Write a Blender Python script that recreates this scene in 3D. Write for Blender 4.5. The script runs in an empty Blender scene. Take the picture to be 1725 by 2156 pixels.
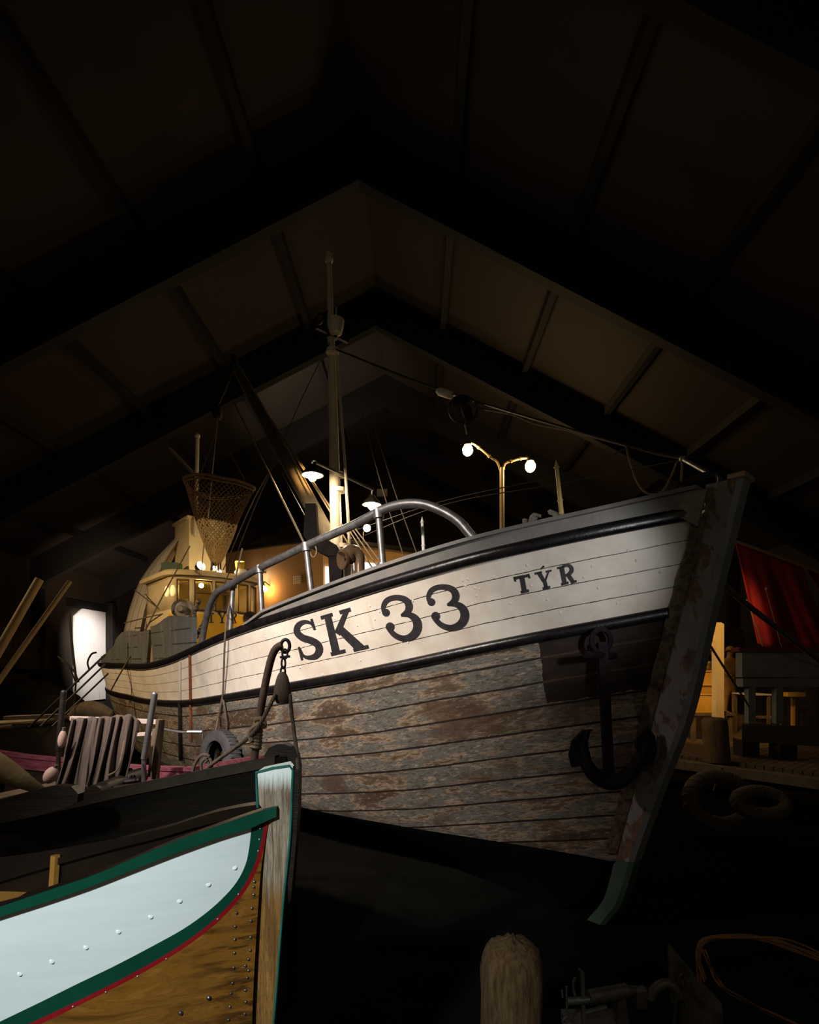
import bpy, bmesh, math, random
import numpy as np
from mathutils import Vector, Matrix
from mathutils.bvhtree import BVHTree
random.seed(7)
SC = bpy.context.scene
COL = SC.collection
R = math.radians

# ------------------------------------------------------------------ camera
EYE = Vector((0, 0, 1.65))
cam_d = bpy.data.cameras.new('camera')
cam_d.sensor_fit = 'HORIZONTAL'; cam_d.sensor_width = 36; cam_d.lens = 24
cam_d.shift_x = -17.5 / 1725; cam_d.shift_y = 322 / 1725
cam_d.clip_start = 0.05; cam_d.clip_end = 200
cam = bpy.data.objects.new('camera', cam_d); COL.objects.link(cam)
cam.location = EYE; cam.rotation_euler = (R(90), 0, 0)
SC.camera = cam
# ------------------------------------------------------------------ world, exposure
w = bpy.data.worlds.new('world'); SC.world = w; w.use_nodes = True
w.node_tree.nodes['Background'].inputs[0].default_value = (1.0, .86, .62, 1)
w.node_tree.nodes['Background'].inputs[1].default_value = 0.075
SC.view_settings.view_transform = 'Standard'; SC.view_settings.look = 'None'
SC.view_settings.exposure = 0.0; SC.view_settings.gamma = 1.0
SC.view_settings.use_curve_mapping = False
try:
    SC.cycles.use_denoising = True
    SC.cycles.max_bounces = 6; SC.cycles.sample_clamp_indirect = 3.0
except Exception: pass
# ------------------------------------------------------------------ museum spotlights under the roof, plus added fill lights
def spot(name, loc, target, power, color, angle, blend=.5, size=.12):
    d = bpy.data.lights.new(name, 'SPOT'); d.energy = power; d.color = color
    d.spot_size = R(angle); d.spot_blend = blend; d.shadow_soft_size = size
    o = bpy.data.objects.new(name, d); COL.objects.link(o)
    o.location = loc
    o.rotation_euler = (Vector(target) - Vector(loc)).to_track_quat('-Z', 'Y').to_euler()
    return o
spot('spotlight_hull', (-3.1, 1.2, 4.6), (-1.45, 5.8, 1.75), 2150, (1, .90, .80), 60, 1)
spot('spotlight_bow', (2.2, .5, 2.2), (1.15, 4.2, 2.3), 330, (.98, .97, .98), 28, 1)
spot('spotlight_stern', (-9.0, 6.0, 4.9), (-5.6, 9.6, 1.9), 1300, (1, .70, .38), 76, .9)
spot('fill_wheelhouse', (-1.2, 8.3, 5.3), (-4.2, 11.2, 2.3), 800, (1, .58, .18), 34, .9)  # added warm fill to gild the wheelhouse front, no fixture there
spot('fill_planks', (-3.7, 3.0, 3.9), (-1.9, 6.3, .75), 300, (1, .82, .78), 44, 1)  # added pinkish fill to brighten the low planks
spot('fill_stern_roof', (-8.3, 14.6, 2.6), (-10.2, 19.0, 4.8), 700, (1, .72, .5), 70, 1)  # added uplight, stands in for bounce on the far left roof
spot('fill_roof', (-2.6, 13.6, 5.2), (-2.9, 15.6, 9.0), 420, (1, .86, .7), 70, 1)  # added uplight for the roof glow behind the mast lamp
spot('spotlight_rowing_boat', (-1.5, -1.2, 3.3), (-.95, 1.7, .75), 680, (.86, 1, .98), 38, .9)
spot('spotlight_nets', (-4.9, 2.4, 4.2), (-2.2, 5.0, .8), 280, (1, .76, .74), 78, .9)
spot('spotlight_door', (-9.2, 17.4, 4.6), (-12, 20.2, 1.9), 1700, (1, .90, .82), 48, 1)
spot('spotlight_quay', (5.0, 9.4, 4.3), (7.0, 12.5, .55), 430, (1, .56, .15), 44, .9)
spot('spotlight_pile', (1.2, .3, 2.6), (.95, 2.5, .15), 13, (1, .78, .52), 62, .9)

# ------------------------------------------------------------------ helpers
F, CX, CY = 1150.0, 880.0, 1400.0
def U(px, py, Y):
    return Vector(((px - CX) / F * Y, Y, EYE.z + (CY - py) / F * Y))
def UZ(px, py, z):
    Y = (EYE.z - z) * F / (py - CY); return U(px, py, Y)
def hermite(tab):
    xs = [a for a, _ in sorted(tab)]; ys = [b for _, b in sorted(tab)]
    n = len(xs); d = [(ys[i+1]-ys[i])/(xs[i+1]-xs[i]) for i in range(n-1)]
    m = [d[0]] + [0 if d[i-1]*d[i] <= 0 else 2*d[i-1]*d[i]/(d[i-1]+d[i]) for i in range(1, n-1)] + [d[-1]]
    def f(x):
        if x <= xs[0]: return ys[0] + m[0]*(x-xs[0])
        if x >= xs[-1]: return ys[-1] + m[-1]*(x-xs[-1])
        i = max(j for j in range(n-1) if xs[j] <= x)
        h = xs[i+1]-xs[i]; t = (x-xs[i])/h
        return ((1+2*t)*(1-t)**2*ys[i] + t*(1-t)**2*h*m[i] + t*t*(3-2*t)*ys[i+1] + t*t*(t-1)*h*m[i+1])
    return f
def resample(pts, n):
    pts = [Vector(p) for p in pts]
    L = [0]
    for a, b in zip(pts, pts[1:]): L.append(L[-1] + (b-a).length)
    out = []
    for k in range(n):
        s = L[-1]*k/(n-1); i = 0
        while i < len(pts)-2 and L[i+1] < s: i += 1
        h = L[i+1]-L[i]; q = 0 if h == 0 else (s-L[i])/h
        out.append(pts[i].lerp(pts[i+1], q))
    return out
def smooth_path(pts, n):
    """Catmull-Rom through the points, resampled."""
    P = [Vector(p) for p in pts]; P = [2*P[0]-P[1]] + P + [2*P[-1]-P[-2]]
    out = []
    for i in range(1, len(P)-2):
        for k in range(8):
            t = k/8; a, b, c, d = P[i-1], P[i], P[i+1], P[i+2]
            out.append(.5*((2*b) + (c-a)*t + (2*a-5*b+4*c-d)*t*t + (3*b-a-3*c+d)*t**3))
    out.append(P[-2]); return resample(out, n)

class MB:
    def __init__(s): s.v = []; s.f = []; s.mi = []; s.uv = []
    def add(s, vs, fs, mi=0, uv=None):
        o = len(s.v); s.v += [Vector(p) for p in vs]
        s.uv += (uv if uv else [(0, 0)]*len(vs))
        for f in fs: s.f.append([o+i for i in f]); s.mi.append(mi)
    def grid(s, rows, mi=0, uv=None, closed=False):
        nr, nc = len(rows), len(rows[0]); fs = []
        for i in range(nr-1):
            for j in range(nc - (0 if closed else 1)):
                k = (j+1) % nc
                fs.append((i*nc+j, i*nc+k, (i+1)*nc+k, (i+1)*nc+j))
        s.add([p for r in rows for p in r], fs, mi, [q for r in uv for q in r] if uv else None)
    def box(s, c, size, M=None, mi=0, bev=0):
        x, y, z = [q/2 for q in size]; c = Vector(c)
        vs = [Vector((a*x, b*y, d*z)) for d in (-1, 1) for b in (-1, 1) for a in (-1, 1)]
        if M: vs = [M @ p for p in vs]
        s.add([c+p for p in vs], [(0,2,3,1),(4,5,7,6),(0,1,5,4),(2,6,7,3),(0,4,6,2),(1,3,7,5)], mi)
    def beam(s, a, b, wdt, hgt, up=(0,0,1), mi=0):
        a, b = Vector(a), Vector(b); d = (b-a).normalized(); r = d.cross(Vector(up)).normalized(); u = r.cross(d)
        vs = [p + r*x*wdt/2 + u*y*hgt/2 for p in (a, b) for x, y in ((-1,-1),(1,-1),(1,1),(-1,1))]
        s.add(vs, [(0,3,2,1),(4,5,6,7),(0,1,5,4),(1,2,6,5),(2,3,7,6),(3,0,4,7)], mi)
    def tube(s, path, r, n=10, mi=0, caps=True, closed=False, flat=None):
        P = [Vector(p) for p in path]; m = len(P)
        rr = r if isinstance(r, (list, tuple)) else [r]*m
        T = []
        for i in range(m):
            a = P[i-1] if (i > 0 or closed) else P[i]; b = P[(i+1) % m] if (i < m-1 or closed) else P[i]
            T.append((b-a).normalized())
        ref = Vector((0,0,1)) if abs(T[0].z) < .9 else Vector((1,0,0))
        nrm = (ref - T[0]*ref.dot(T[0])).normalized(); rows = []
        for i in range(m):
            nrm = (nrm - T[i]*nrm.dot(T[i])).normalized(); bn = T[i].cross(nrm)
            rows.append([P[i] + (nrm*math.cos(2*math.pi*k/n) + bn*math.sin(2*math.pi*k/n))*rr[i] for k in range(n)])
        if closed: rows.append(rows[0])
        s.grid(rows, mi, None, True)
        if caps and not closed:
            s.add(rows[0], [tuple(range(n))], mi); s.add(rows[-1], [tuple(range(n))[::-1]], mi)
    def strands(s, path, r, turns, mi=0, n=3):
        """laid rope: n strands twisted about the path"""
        P = [Vector(p) for p in path]; m = len(P)
        for k in range(n):
            out = []; nrm = None
            for i in range(m):
                t = (P[min(i+1, m-1)] - P[max(i-1, 0)]).normalized()
                if nrm is None:
                    ref = Vector((0,0,1)) if abs(t.z) < .9 else Vector((1,0,0)); nrm = ref
                nrm = (nrm - t*nrm.dot(t)).normalized(); bn = t.cross(nrm)
                a = 2*math.pi*(k/n + turns*i/(m-1))
                out.append(P[i] + (nrm*math.cos(a)+bn*math.sin(a))*r*.52)
            s.tube(out, r*.55, 6, mi)
    def lathe(s, prof, c=(0,0,0), axis=(0,0,1), n=24, mi=0):
        ax = Vector(axis).normalized(); ref = Vector((1,0,0)) if abs(ax.x) < .9 else Vector((0,1,0))
        u = (ref - ax*ref.dot(ax)).normalized(); v = ax.cross(u); c = Vector(c)
        rows = [[c + ax*h + (u*math.cos(2*math.pi*k/n)+v*math.sin(2*math.pi*k/n))*max(r, 1e-4) for k in range(n)] for r, h in prof]
        s.grid(rows, mi, None, True)
    def ball(s, c, r, n=16, mi=0, axis=(0,0,1), sq=1.0):
        s.lathe([(r*math.sin(math.pi*i/10), -r*sq*math.cos(math.pi*i/10)) for i in range(11)], c, axis, n, mi)
    def prism(s, poly, ext, mi=0):
        """polygon of 3D points extruded by a vector"""
        n = len(poly); P = [Vector(p) for p in poly]; e = Vector(ext)
        s.add(P + [p+e for p in P], [tuple(range(n))[::-1], tuple(range(n, 2*n))] + [(i, (i+1) % n, n+(i+1) % n, n+i) for i in range(n)], mi)
    def build(s, name, mats, parent=None, ang=38, solid=None, recalc=True, sub=0):
        me = bpy.data.meshes.new(name)
        off = root_of(parent)
        me.from_pydata([p - off for p in s.v], [], s.f)
        if not isinstance(mats, (list, tuple)): mats = [mats]
        for m in mats: me.materials.append(m)
        for p, i in zip(me.polygons, s.mi): p.material_index = i
        ul = me.uv_layers.new(name='uv')
        for l in me.loops: ul.data[l.index].uv = s.uv[l.vertex_index]
        bm = bmesh.new(); bm.from_mesh(me)
        bmesh.ops.remove_doubles(bm, verts=bm.verts, dist=1e-5)
        if recalc: bmesh.ops.recalc_face_normals(bm, faces=bm.faces)
        bm.to_mesh(me); bm.free()
        for p in me.polygons: p.use_smooth = True
        me.set_sharp_from_angle(angle=R(ang))
        o = bpy.data.objects.new(name, me); COL.objects.link(o)
        if parent: o.parent = parent
        if solid:
            md = o.modifiers.new('s', 'SOLIDIFY'); md.thickness = solid; md.offset = -1
        if sub:
            md = o.modifiers.new('b', 'SUBSURF'); md.levels = sub; md.render_levels = sub
        return o
def root_of(p):
    v = Vector((0,0,0))
    while p: v = v + p.location; p = p.parent
    return v
def thing(name, label, cat, loc, group=None):
    o = bpy.data.objects.new(name, None); COL.objects.link(o); o.location = loc; o.empty_display_size = .1
    return tag(o, label, cat, group)
def tag(o, label, cat, group=None, kind=None):
    o['label'] = label; o['category'] = cat
    if group: o['group'] = group
    if kind: o['kind'] = kind
    return o
def struct(o, label=None, cat=None):
    o['kind'] = 'structure'
    if label: o['label'] = label; o['category'] = cat
    return o

# ------------------------------------------------------------------ materials
class NT:
    def __init__(s, name):
        s.m = bpy.data.materials.new(name); s.m.use_nodes = True; s.t = s.m.node_tree
        s.b = s.t.nodes['Principled BSDF']
    def n(s, typ, **kw):
        q = s.t.nodes.new(typ)
        for k, v in kw.items(): setattr(q, k, v)
        return q
    def l(s, a, b): s.t.links.new(a, b)
    def val(s, x, sock):
        if hasattr(x, 'is_linked') or hasattr(x, 'links'): s.l(x, sock)
        else: sock.default_value = x
    def math(s, op, a, b=None, c=None, clamp=False):
        q = s.n('ShaderNodeMath', operation=op, use_clamp=clamp)
        for i, x in enumerate((a, b, c)):
            if x is not None: s.val(x, q.inputs[i])
        return q.outputs[0]
    def noise(s, vec, scale, detail=6, rough=.6, dist=0):
        q = s.n('ShaderNodeTexNoise'); s.l(vec, q.inputs['Vector'])
        q.inputs['Scale'].default_value = scale; q.inputs['Detail'].default_value = detail
        q.inputs['Roughness'].default_value = rough; q.inputs['Distortion'].default_value = dist
        return q.outputs['Fac']
    def ramp(s, fac, stops, interp='LINEAR'):
        q = s.n('ShaderNodeValToRGB'); s.l(fac, q.inputs[0]); cr = q.color_ramp; cr.interpolation = interp
        while len(cr.elements) < len(stops): cr.elements.new(.5)
        for e, (p, c) in zip(cr.elements, stops):
            e.position = p; e.color = (c, c, c, 1) if isinstance(c, (int, float)) else (*c, 1)
        return q.outputs[0]
    def mix(s, fac, a, b, mode='MIX'):
        q = s.n('ShaderNodeMix', data_type='RGBA', blend_type=mode)
        s.val(fac, q.inputs[0]); 
        for x, i in ((a, 6), (b, 7)):
            if isinstance(x, tuple): q.inputs[i].default_value = (*x, 1)
            else: s.l(x, q.inputs[i])
        return q.outputs[2]
    def mapv(s, vec, scale=(1,1,1), loc=(0,0,0), rot=(0,0,0)):
        q = s.n('ShaderNodeMapping'); s.l(vec, q.inputs[0]); q.inputs['Scale'].default_value = scale
        q.inputs['Location'].default_value = loc; q.inputs['Rotation'].default_value = rot
        return q.outputs[0]
    def obj(s): return s.n('ShaderNodeTexCoord').outputs['Object']
    def uv(s): return s.n('ShaderNodeTexCoord').outputs['UV']
    def bump(s, h, strength=.3, dist=.01):
        q = s.n('ShaderNodeBump'); s.l(h, q.inputs['Height']); q.inputs['Strength'].default_value = strength
        q.inputs['Distance'].default_value = dist; s.l(q.outputs[0], s.b.inputs['Normal'])
    def fin(s, color, rough=.6, metal=0, spec=.5):
        s.val((*color, 1) if isinstance(color, tuple) else color, s.b.inputs['Base Color'])
        s.val(rough, s.b.inputs['Roughness']); s.b.inputs['Metallic'].default_value = metal
        s.b.inputs['Specular IOR Level'].default_value = spec
        return s.m
MATS = {}
def pm(name, c1, c2=None, scale=6, rough=.6, metal=0, bump=.2, stretch=(1,1,1), lo=.35, hi=.65, spec=.4, bscale=None):
    if name in MATS: return MATS[name]
    q = NT(name); v = q.mapv(q.obj(), stretch)
    nz = q.noise(v, scale, 8, .65)
    col = q.ramp(nz, [(lo, c1), (hi, c2)]) if c2 else c1
    if bump: q.bump(q.noise(v, (bscale or scale)*4, 6, .6), bump, .006)
    MATS[name] = q.fin(col, rough, metal, spec); return MATS[name]
def em(name, c, st):
    if name in MATS: return MATS[name]
    q = NT(name); q.b.inputs['Emission Color'].default_value = (*c, 1); q.b.inputs['Emission Strength'].default_value = st
    MATS[name] = q.fin((.8, .8, .8), .4); return MATS[name]
# ------------------------------------------------------------------ more materials
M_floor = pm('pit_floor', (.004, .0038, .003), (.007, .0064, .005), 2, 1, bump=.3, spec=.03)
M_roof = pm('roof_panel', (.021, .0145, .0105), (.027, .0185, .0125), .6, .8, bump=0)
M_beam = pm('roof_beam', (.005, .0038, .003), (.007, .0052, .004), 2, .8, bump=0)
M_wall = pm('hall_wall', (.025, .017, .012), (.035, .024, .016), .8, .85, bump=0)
M_brown = pm('ochre_wall', (.40, .22, .085), (.46, .26, .10), .9, .85, bump=.05)
M_orange = pm('orange_wall', (.75, .42, .15), (.8, .46, .18), .9, .85, bump=.05)
M_black = pm('black_gloss', (.004, .0035, .004), (.012, .010, .010), 9, .28, bump=.35, spec=.6)
M_iron = pm('black_iron', (.016, .014, .014), (.04, .03, .027), 14, .5, .3, bump=.4)
M_galv = pm('galvanised_tube', (.20, .19, .19), (.36, .35, .35), 12, .42, .75, bump=.15)
M_greyp = pm('grey_paint', (.20, .205, .21), (.30, .30, .30), 5, .6, bump=.3)
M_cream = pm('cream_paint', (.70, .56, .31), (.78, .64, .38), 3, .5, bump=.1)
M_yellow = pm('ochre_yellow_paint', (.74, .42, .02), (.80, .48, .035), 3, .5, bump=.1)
M_whitep = pm('white_paint', (.70, .68, .62), (.80, .78, .73), 4, .5, bump=.1)
M_mast = pm('mast_paint', (.58, .50, .36), (.68, .60, .46), 4, .55, bump=.15, stretch=(4,4,.6))
M_spar = pm('varnished_spar', (.30, .20, .10), (.40, .28, .15), 4, .5, bump=.2, stretch=(5,5,.6))
M_rope = pm('manila_rope', (.20, .145, .085), (.30, .22, .14), 30, .9, bump=.4)
M_darkrope = pm('dark_rope', (.10, .075, .055), (.16, .12, .09), 30, .9, bump=.4)
M_wire = pm('steel_wire', (.05, .042, .036), (.09, .075, .06), 20, .5, .5, bump=0)
M_tar = pm('tarred_wood', (.016, .010, .007), (.035, .022, .014), 5, .42, bump=.4, stretch=(.5,3,6))
M_red = pm('red_painted_wood', (.13, .03, .045), (.24, .075, .095), 7, .45, bump=.3, stretch=(.6,3,6))
M_rubber = pm('tyre_rubber', (.05, .05, .055), (.09, .088, .092), 9, .7, bump=.3)
M_wood = pm('weathered_wood', (.10, .055, .022), (.22, .135, .06), 6, .75, bump=.5, stretch=(8,8,.8))
M_plank = pm('old_board', (.12, .085, .05), (.2, .15, .1), 5, .8, bump=.4)
M_float = pm('float_cork', (.55, .36, .30), (.68, .48, .40), 9, .7, bump=.3)
M_bulbw = em('bulb_warm', (1, .66, .28), 110)
M_bulbn = em('bulb_neutral', (1, .78, .48), 550)
M_bulbs = em('bulb_small', (1, .58, .2), 90)
M_bulby = em('bulb_amber', (1, .62, .16), 40)
M_bulbspot = em('lamp_reflector_lit', (1, .80, .45), 120)
M_board_glow = em('white_board_glow', (.9, .95, 1.0), 1.1)  # emission stands in for lamp light on plain white boards
M_glass = NT('window_glass'); M_glass.b.inputs['Transmission Weight'].default_value = 1
M_glass.b.inputs['IOR'].default_value = 1.02; M_glass = M_glass.fin((1,1,1), .02)

# ================================================================== the hall
RX, RH, RS, HW = -1.0, EYE.z + 9.0, .52, 11.0        # ridge x, roof underside at the ridge, slope, half width
YB, YF = 25.0, -3.0
def roofz(d): return RH - RS*d
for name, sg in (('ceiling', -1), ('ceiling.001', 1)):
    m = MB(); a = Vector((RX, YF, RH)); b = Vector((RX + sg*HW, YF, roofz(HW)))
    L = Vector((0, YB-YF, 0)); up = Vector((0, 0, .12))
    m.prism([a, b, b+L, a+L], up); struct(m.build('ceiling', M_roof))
for k, Y in enumerate((1.2, 5.15, 9.1, 13.0, 16.9, 20.9)):
    m = MB(); D = .92; hw = HW - .02
    P = [(RX-hw, Y, roofz(hw)), (RX, Y, RH), (RX+hw, Y, roofz(hw)), (RX+hw, Y, roofz(hw)-D), (RX, Y, RH-D), (RX-hw, Y, roofz(hw)-D)]
    for q in ((0, 1, 4, 5), (1, 2, 3, 4)): m.prism([P[i] for i in q], (0, .22, 0))
    for s_ in (-1, 1): m.box((RX+s_*(hw-.15), Y+.11, (roofz(hw)-D-.65)/2+.0), (.3, .22, roofz(hw)-D+.65))
    struct(m.build('trim_%d' % (k+1), M_beam))
k = 7
for sg in (-1, 1):
    for d in (1.6, 3.55, 5.5, 7.45, 9.4):
        m = MB(); m.beam((RX+sg*d, YF+.1, roofz(d)-.10), (RX+sg*d, YB-.05, roofz(d)-.10), .13, .19)
        struct(m.build('trim_%d' % k, M_beam)); k += 1
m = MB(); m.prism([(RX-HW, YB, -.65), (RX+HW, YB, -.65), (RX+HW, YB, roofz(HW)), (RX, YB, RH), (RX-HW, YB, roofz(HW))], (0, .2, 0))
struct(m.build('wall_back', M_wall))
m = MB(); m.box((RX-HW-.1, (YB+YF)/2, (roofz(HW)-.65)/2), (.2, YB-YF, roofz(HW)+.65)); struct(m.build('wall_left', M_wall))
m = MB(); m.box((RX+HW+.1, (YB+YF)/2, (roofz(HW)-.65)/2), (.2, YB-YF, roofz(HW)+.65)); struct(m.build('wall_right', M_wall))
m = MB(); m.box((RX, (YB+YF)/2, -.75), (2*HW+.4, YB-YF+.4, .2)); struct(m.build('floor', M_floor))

# near quay (under the camera) and the far quay along the ship's port side
q = NT('quay_planks'); g = q.n('ShaderNodeSeparateXYZ'); q.l(q.mapv(q.obj(), rot=(0, 0, -R(40))), g.inputs[0])
row = q.math('MULTIPLY', g.outputs[1], 7.5); fr = q.math('FRACT', row)
seam = q.math('LESS_THAN', q.math('PINGPONG', fr, .5), .07)
nz = q.noise(q.mapv(q.obj(), (2, 2, 2)), 5)
c = q.ramp(nz, [(.3, (.10, .065, .035)), (.7, (.19, .13, .075))])
M_quay = q.fin(q.mix(seam, c, (.01, .008, .005)), .85)
QA = Vector((5.8, 7.9, 0)); QD = Vector((-.64, .77, 0)); QN = Vector((.77, .64, 0))
m = MB(); a = QA + QN*.55 - QD*2.0; b = QA + QN*.55 + QD*14
m.prism([a, b, Vector((-1.5, YB-.05, 0)), Vector((9.95, YB-.05, 0)), Vector((9.95, 4.5, 0))], (0, 0, -.14))
qd = struct(m.build('quay_deck', M_quay))
for i, (o, z, s_) in enumerate(((.40, -.10, (.10, .10)), (.0, -.07, (.14, .14)))):
    m = MB(); m.beam(QA+QN*o-QD*2+Vector((0,0,z)), QA+QN*o+QD*13+Vector((0,0,z)), *s_)
    struct(m.build('trim_%d' % (k), M_plank)); k += 1
m = MB(); m.prism([QA+QN*.6-QD*2+Vector((0,0,-.14)), QA+QN*.6+QD*14+Vector((0,0,-.14)), QA+QN*.6+QD*14+Vector((0,0,-.65)), QA+QN*.6-QD*2+Vector((0,0,-.65))], QN*.15)
struct(m.build('quay_wall', M_tar))
m = MB(); m.box((-.5, -.3, -.08), (8, 5.5, .16)); struct(m.build('quay_deck', M_quay))

# ochre partition room behind the ship
pc = U(680, 1400, 14.5); pc.z = 0
pr = U(893, 1400, 16.26); pr.z = 0; pr = pc + (pr-pc)*1.75
pl_ = U(500, 1400, 15.9); pl_.z = 0; pl_ = pc + (pl_-pc)*1.25
H = 4.95
m = MB(); m.prism([pc, pr, pr+Vector((0,0,H)), pc+Vector((0,0,H))], Vector((-.05, .12, 0)))
struct(m.build('wall_partition', M_orange))
m = MB(); m.prism([pl_, pc-Vector((.01,0,0)), pc+Vector((-.01,0,H)), pl_+Vector((0,0,H))], Vector((.05, .12, 0)))
struct(m.build('wall_partition', M_brown))
m = MB(); m.prism([pl_+Vector((-.1,-.1,H)), pc+Vector((0,-.15,H)), pr+Vector((.1,-.1,H)), pr+Vector((.1,6,H)), pl_+Vector((-.1,6,H))], (0, 0, .1))
struct(m.build('trim_%d' % k, M_beam)); k += 1
def on_line(p, a, b):     # x,y where the view ray through column p meets the wall line a-b
    d = (p-CX)/F; e = b-a; t = (d*a.y - a.x)/(e.x - d*e.y); return a + e*t
def wall_panel(name, p0, p1, y0, y1, a, b, mat, th=.03, gap=.02):
    A_, B_ = on_line(p0, a, b), on_line(p1, a, b); n = Vector((b-a).yx.to_tuple() + (0,)) if False else Vector(((b-a).y, -(b-a).x, 0)).normalized()
    if n.y > 0: n = -n
    zt = EYE.z + (CY-y0)/F*A_.y; zb = EYE.z + (CY-y1)/F*A_.y
    m = MB(); o = n*gap
    m.prism([A_+o+Vector((0,0,zb)), B_+o+Vector((0,0,zb)), B_+o+Vector((0,0,zt)), A_+o+Vector((0,0,zt))], n*th)
    return m, (A_+B_)/2 + n*(gap+th) + Vector((0,0,(zt+zb)/2))
for q0, q1, yt, lab in ((684, 716, 1193, 'narrow white board with added glow on the orange wall left of the flue'), (744, 842, 1182, 'wide white board with added glow on the orange wall right of the brown cowl')):
    m, _ = wall_panel('p', q0, q1, yt, 1300, pc, pr, None, .04, .02); tag(m.build('lit_white_board', M_board_glow), lab, 'panel', 'white boards with added glow on the orange wall')
m, _ = wall_panel('p', 620, 636, 1213, 1230, pl_, pc, None, .03, .02)
vent_m = m
q = NT('vent_grid'); g = q.n('ShaderNodeTexBrick'); q.l(q.mapv(q.obj(), (1,1,1), rot=(R(90),0,0)), g.inputs[0]); g.offset = 0
g.inputs['Scale'].default_value = 1; g.inputs['Brick Width'].default_value = .055; g.inputs['Row Height'].default_value = .055; g.inputs['Mortar Size'].default_value = .006
g.inputs['Color1'].default_value = g.inputs['Color2'].default_value = (.85, .72, .5, 1); g.inputs['Mortar'].default_value = (.4, .3, .2, 1)
tag(vent_m.build('wall_vent', q.fin(g.outputs[0], .6)), 'small pale square grid vent on the brown wall', 'vent')
# emergency box high on the back wall
m = MB(); p = U(805, 1038, 24.9); m.box(p, (.48, .12, .34)); t_ = tag(m.build('wall_box', M_whitep), 'small white box high on the dark gable wall right of the mast', 'box')
# white door panel on the left wall, lit by a spotlight
m = MB(); x = RX-HW; y0, y1 = 19.0, 21.1
m.prism([(x, y0+.45, 3.66), (x, y1, 3.66), (x, y1, .35), (x, y0, .35), (x, y0, 3.35)], (.05, 0, 0))
q = NT('door_panel'); nz = q.noise(q.mapv(q.obj(), (1, 7, .6)), 2.2, 8, .7)
low = q.n('ShaderNodeSeparateXYZ'); q.l(q.obj(), low.inputs[0])
d = struct(m.build('door_1', q.fin(q.ramp(nz, [(.28, (.35, .33, .33)), (.4, (.82, .80, .78))]), .6)))
m = MB(); m.beam((x+.06, y0-.4, 3.8), (x+.06, y1+.5, 3.8), .1, .24); m.beam((x+.06, y1+.12, 0), (x+.06, y1+.12, 3.7), .1, .2, (1,0,0))
struct(m.build('trim_%d' % k, M_beam)); k += 1

# ================================================================== the ship
W0 = Vector((1.87, 4.67, 0)); AX = Vector((-.66, .75, 0)).normalized(); SB = Vector((-.75, -.66, 0)).normalized()
def SP(t, b, z): return W0 + AX*t + SB*b + Vector((0, 0, z))
def PX(p): return CX + F*p.x/p.y
def PY(p): return CY - F*(p.z-EYE.z)/p.y
K0 = hermite([(1478,1030),(1400,1050),(1280,1077),(1140,1106),(1006,1134),(913,1164),(815,1195),(722,1227),(640,1258),(562,1290),(500,1316)])
K1 = hermite([(1480,1067),(1281,1107),(1100,1146),(1047,1158),(885,1199),(722,1252),(560,1304),(432,1353),(369,1383),(298,1400),(240,1398),(223,1389)])
K2 = hermite([(1477,1085),(1332,1114),(1100,1157),(1047,1170),(885,1215),(722,1264),(560,1313),(535,1320),(472,1343),(416,1369),(369,1391),(298,1409),(239,1402)])
K3 = hermite([(1430,1279),(1245,1313),(1100,1340),(925,1377),(763,1412),(613,1439),(472,1464),(377,1477),(310,1473),(259,1460),(231,1452)])
K5 = hermite([(1340,1806),(1200,1800),(1000,1785),(830,1757),(700,1718),(640,1690)])
B1 = hermite([(0,.09),(.3,.34),(.6,.57),(1,.83),(1.6,1.15),(2.6,1.5),(4.1,1.78),(6.6,1.95),(9.6,2.0),(14,2.0)])
B3 = hermite([(0,.09),(.3,.28),(.6,.47),(1,.71),(1.6,1.01),(2.6,1.36),(4.1,1.66),(6.6,1.86),(9.6,1.9),(14,1.9)])
B5 = hermite([(0,.09),(.3,.17),(.6,.27),(1,.42),(2,.8),(3.4,1.22),(6,1.6),(8,1.62),(13,1.62)])
B6 = hermite([(0,.09),(1,.22),(3,.6),(6,1.0),(8,1.0),(13,1.0)])
class Lev:
    def __init__(s, tr, te, ta, B, K=None, zend=None, zc=None):
        s.tr, s.te, s.ta, s.B, s.K, s.zend, s.zc = tr, te, ta, B, K, zend, zc
        if K:
            ts = np.linspace(tr, 8.6, 70); zs = []
            for t in ts:
                p = SP(t, s.b(t), 0); zs.append(EYE.z + (CY-K(PX(p)))/F*p.y)
            zs = np.array(zs); pad = np.concatenate([2*zs[0]-zs[4:0:-1], zs, 2*zs[-1]-zs[-2:-6:-1]])
            s.ts, s.zs = ts, np.convolve(pad, np.ones(9)/9, 'valid')
    def b(s, t):
        r = s.B(t-s.tr)
        if t > s.ta: r *= math.sqrt(max(0, 1-((t-s.ta)/(s.te-s.ta))**2.2))
        return max(r, .001)
    def z(s, t):
        if s.K is None: return s.zc
        if t <= 8.6: return float(np.interp(t, s.ts, s.zs))
        return float(s.zs[-1]) + (s.zend-float(s.zs[-1]))*((t-8.6)/(s.te-8.6))**2
    def p(s, t, side=1, db=0, dz=0): return SP(t, side*(s.b(t)+db), s.z(t)+dz)
    def tu(s, u): return s.tr + (s.te-s.tr)*u
L0 = Lev(-.62, 13.3, 9.6, B1, K0, 2.0)
L1 = Lev(-.585, 13.3, 9.6, B1, K1, 1.82)
L2 = Lev(-.57, 13.28, 9.6, B1, K2, 1.73)
L3 = Lev(-.40, 13.1, 9.4, B3, K3, 1.36)
L5 = Lev(.12, 12.5, 7.6, B5, None, None, -.05)
L6 = Lev(.45, 12.2, 6, B6, None, None, -.45)
L7 = Lev(.70, 12.1, 6, hermite([(0,.09),(13,.09)]), None, None, -.65)
us = [(i/96)**1.5 for i in range(97)]
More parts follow.
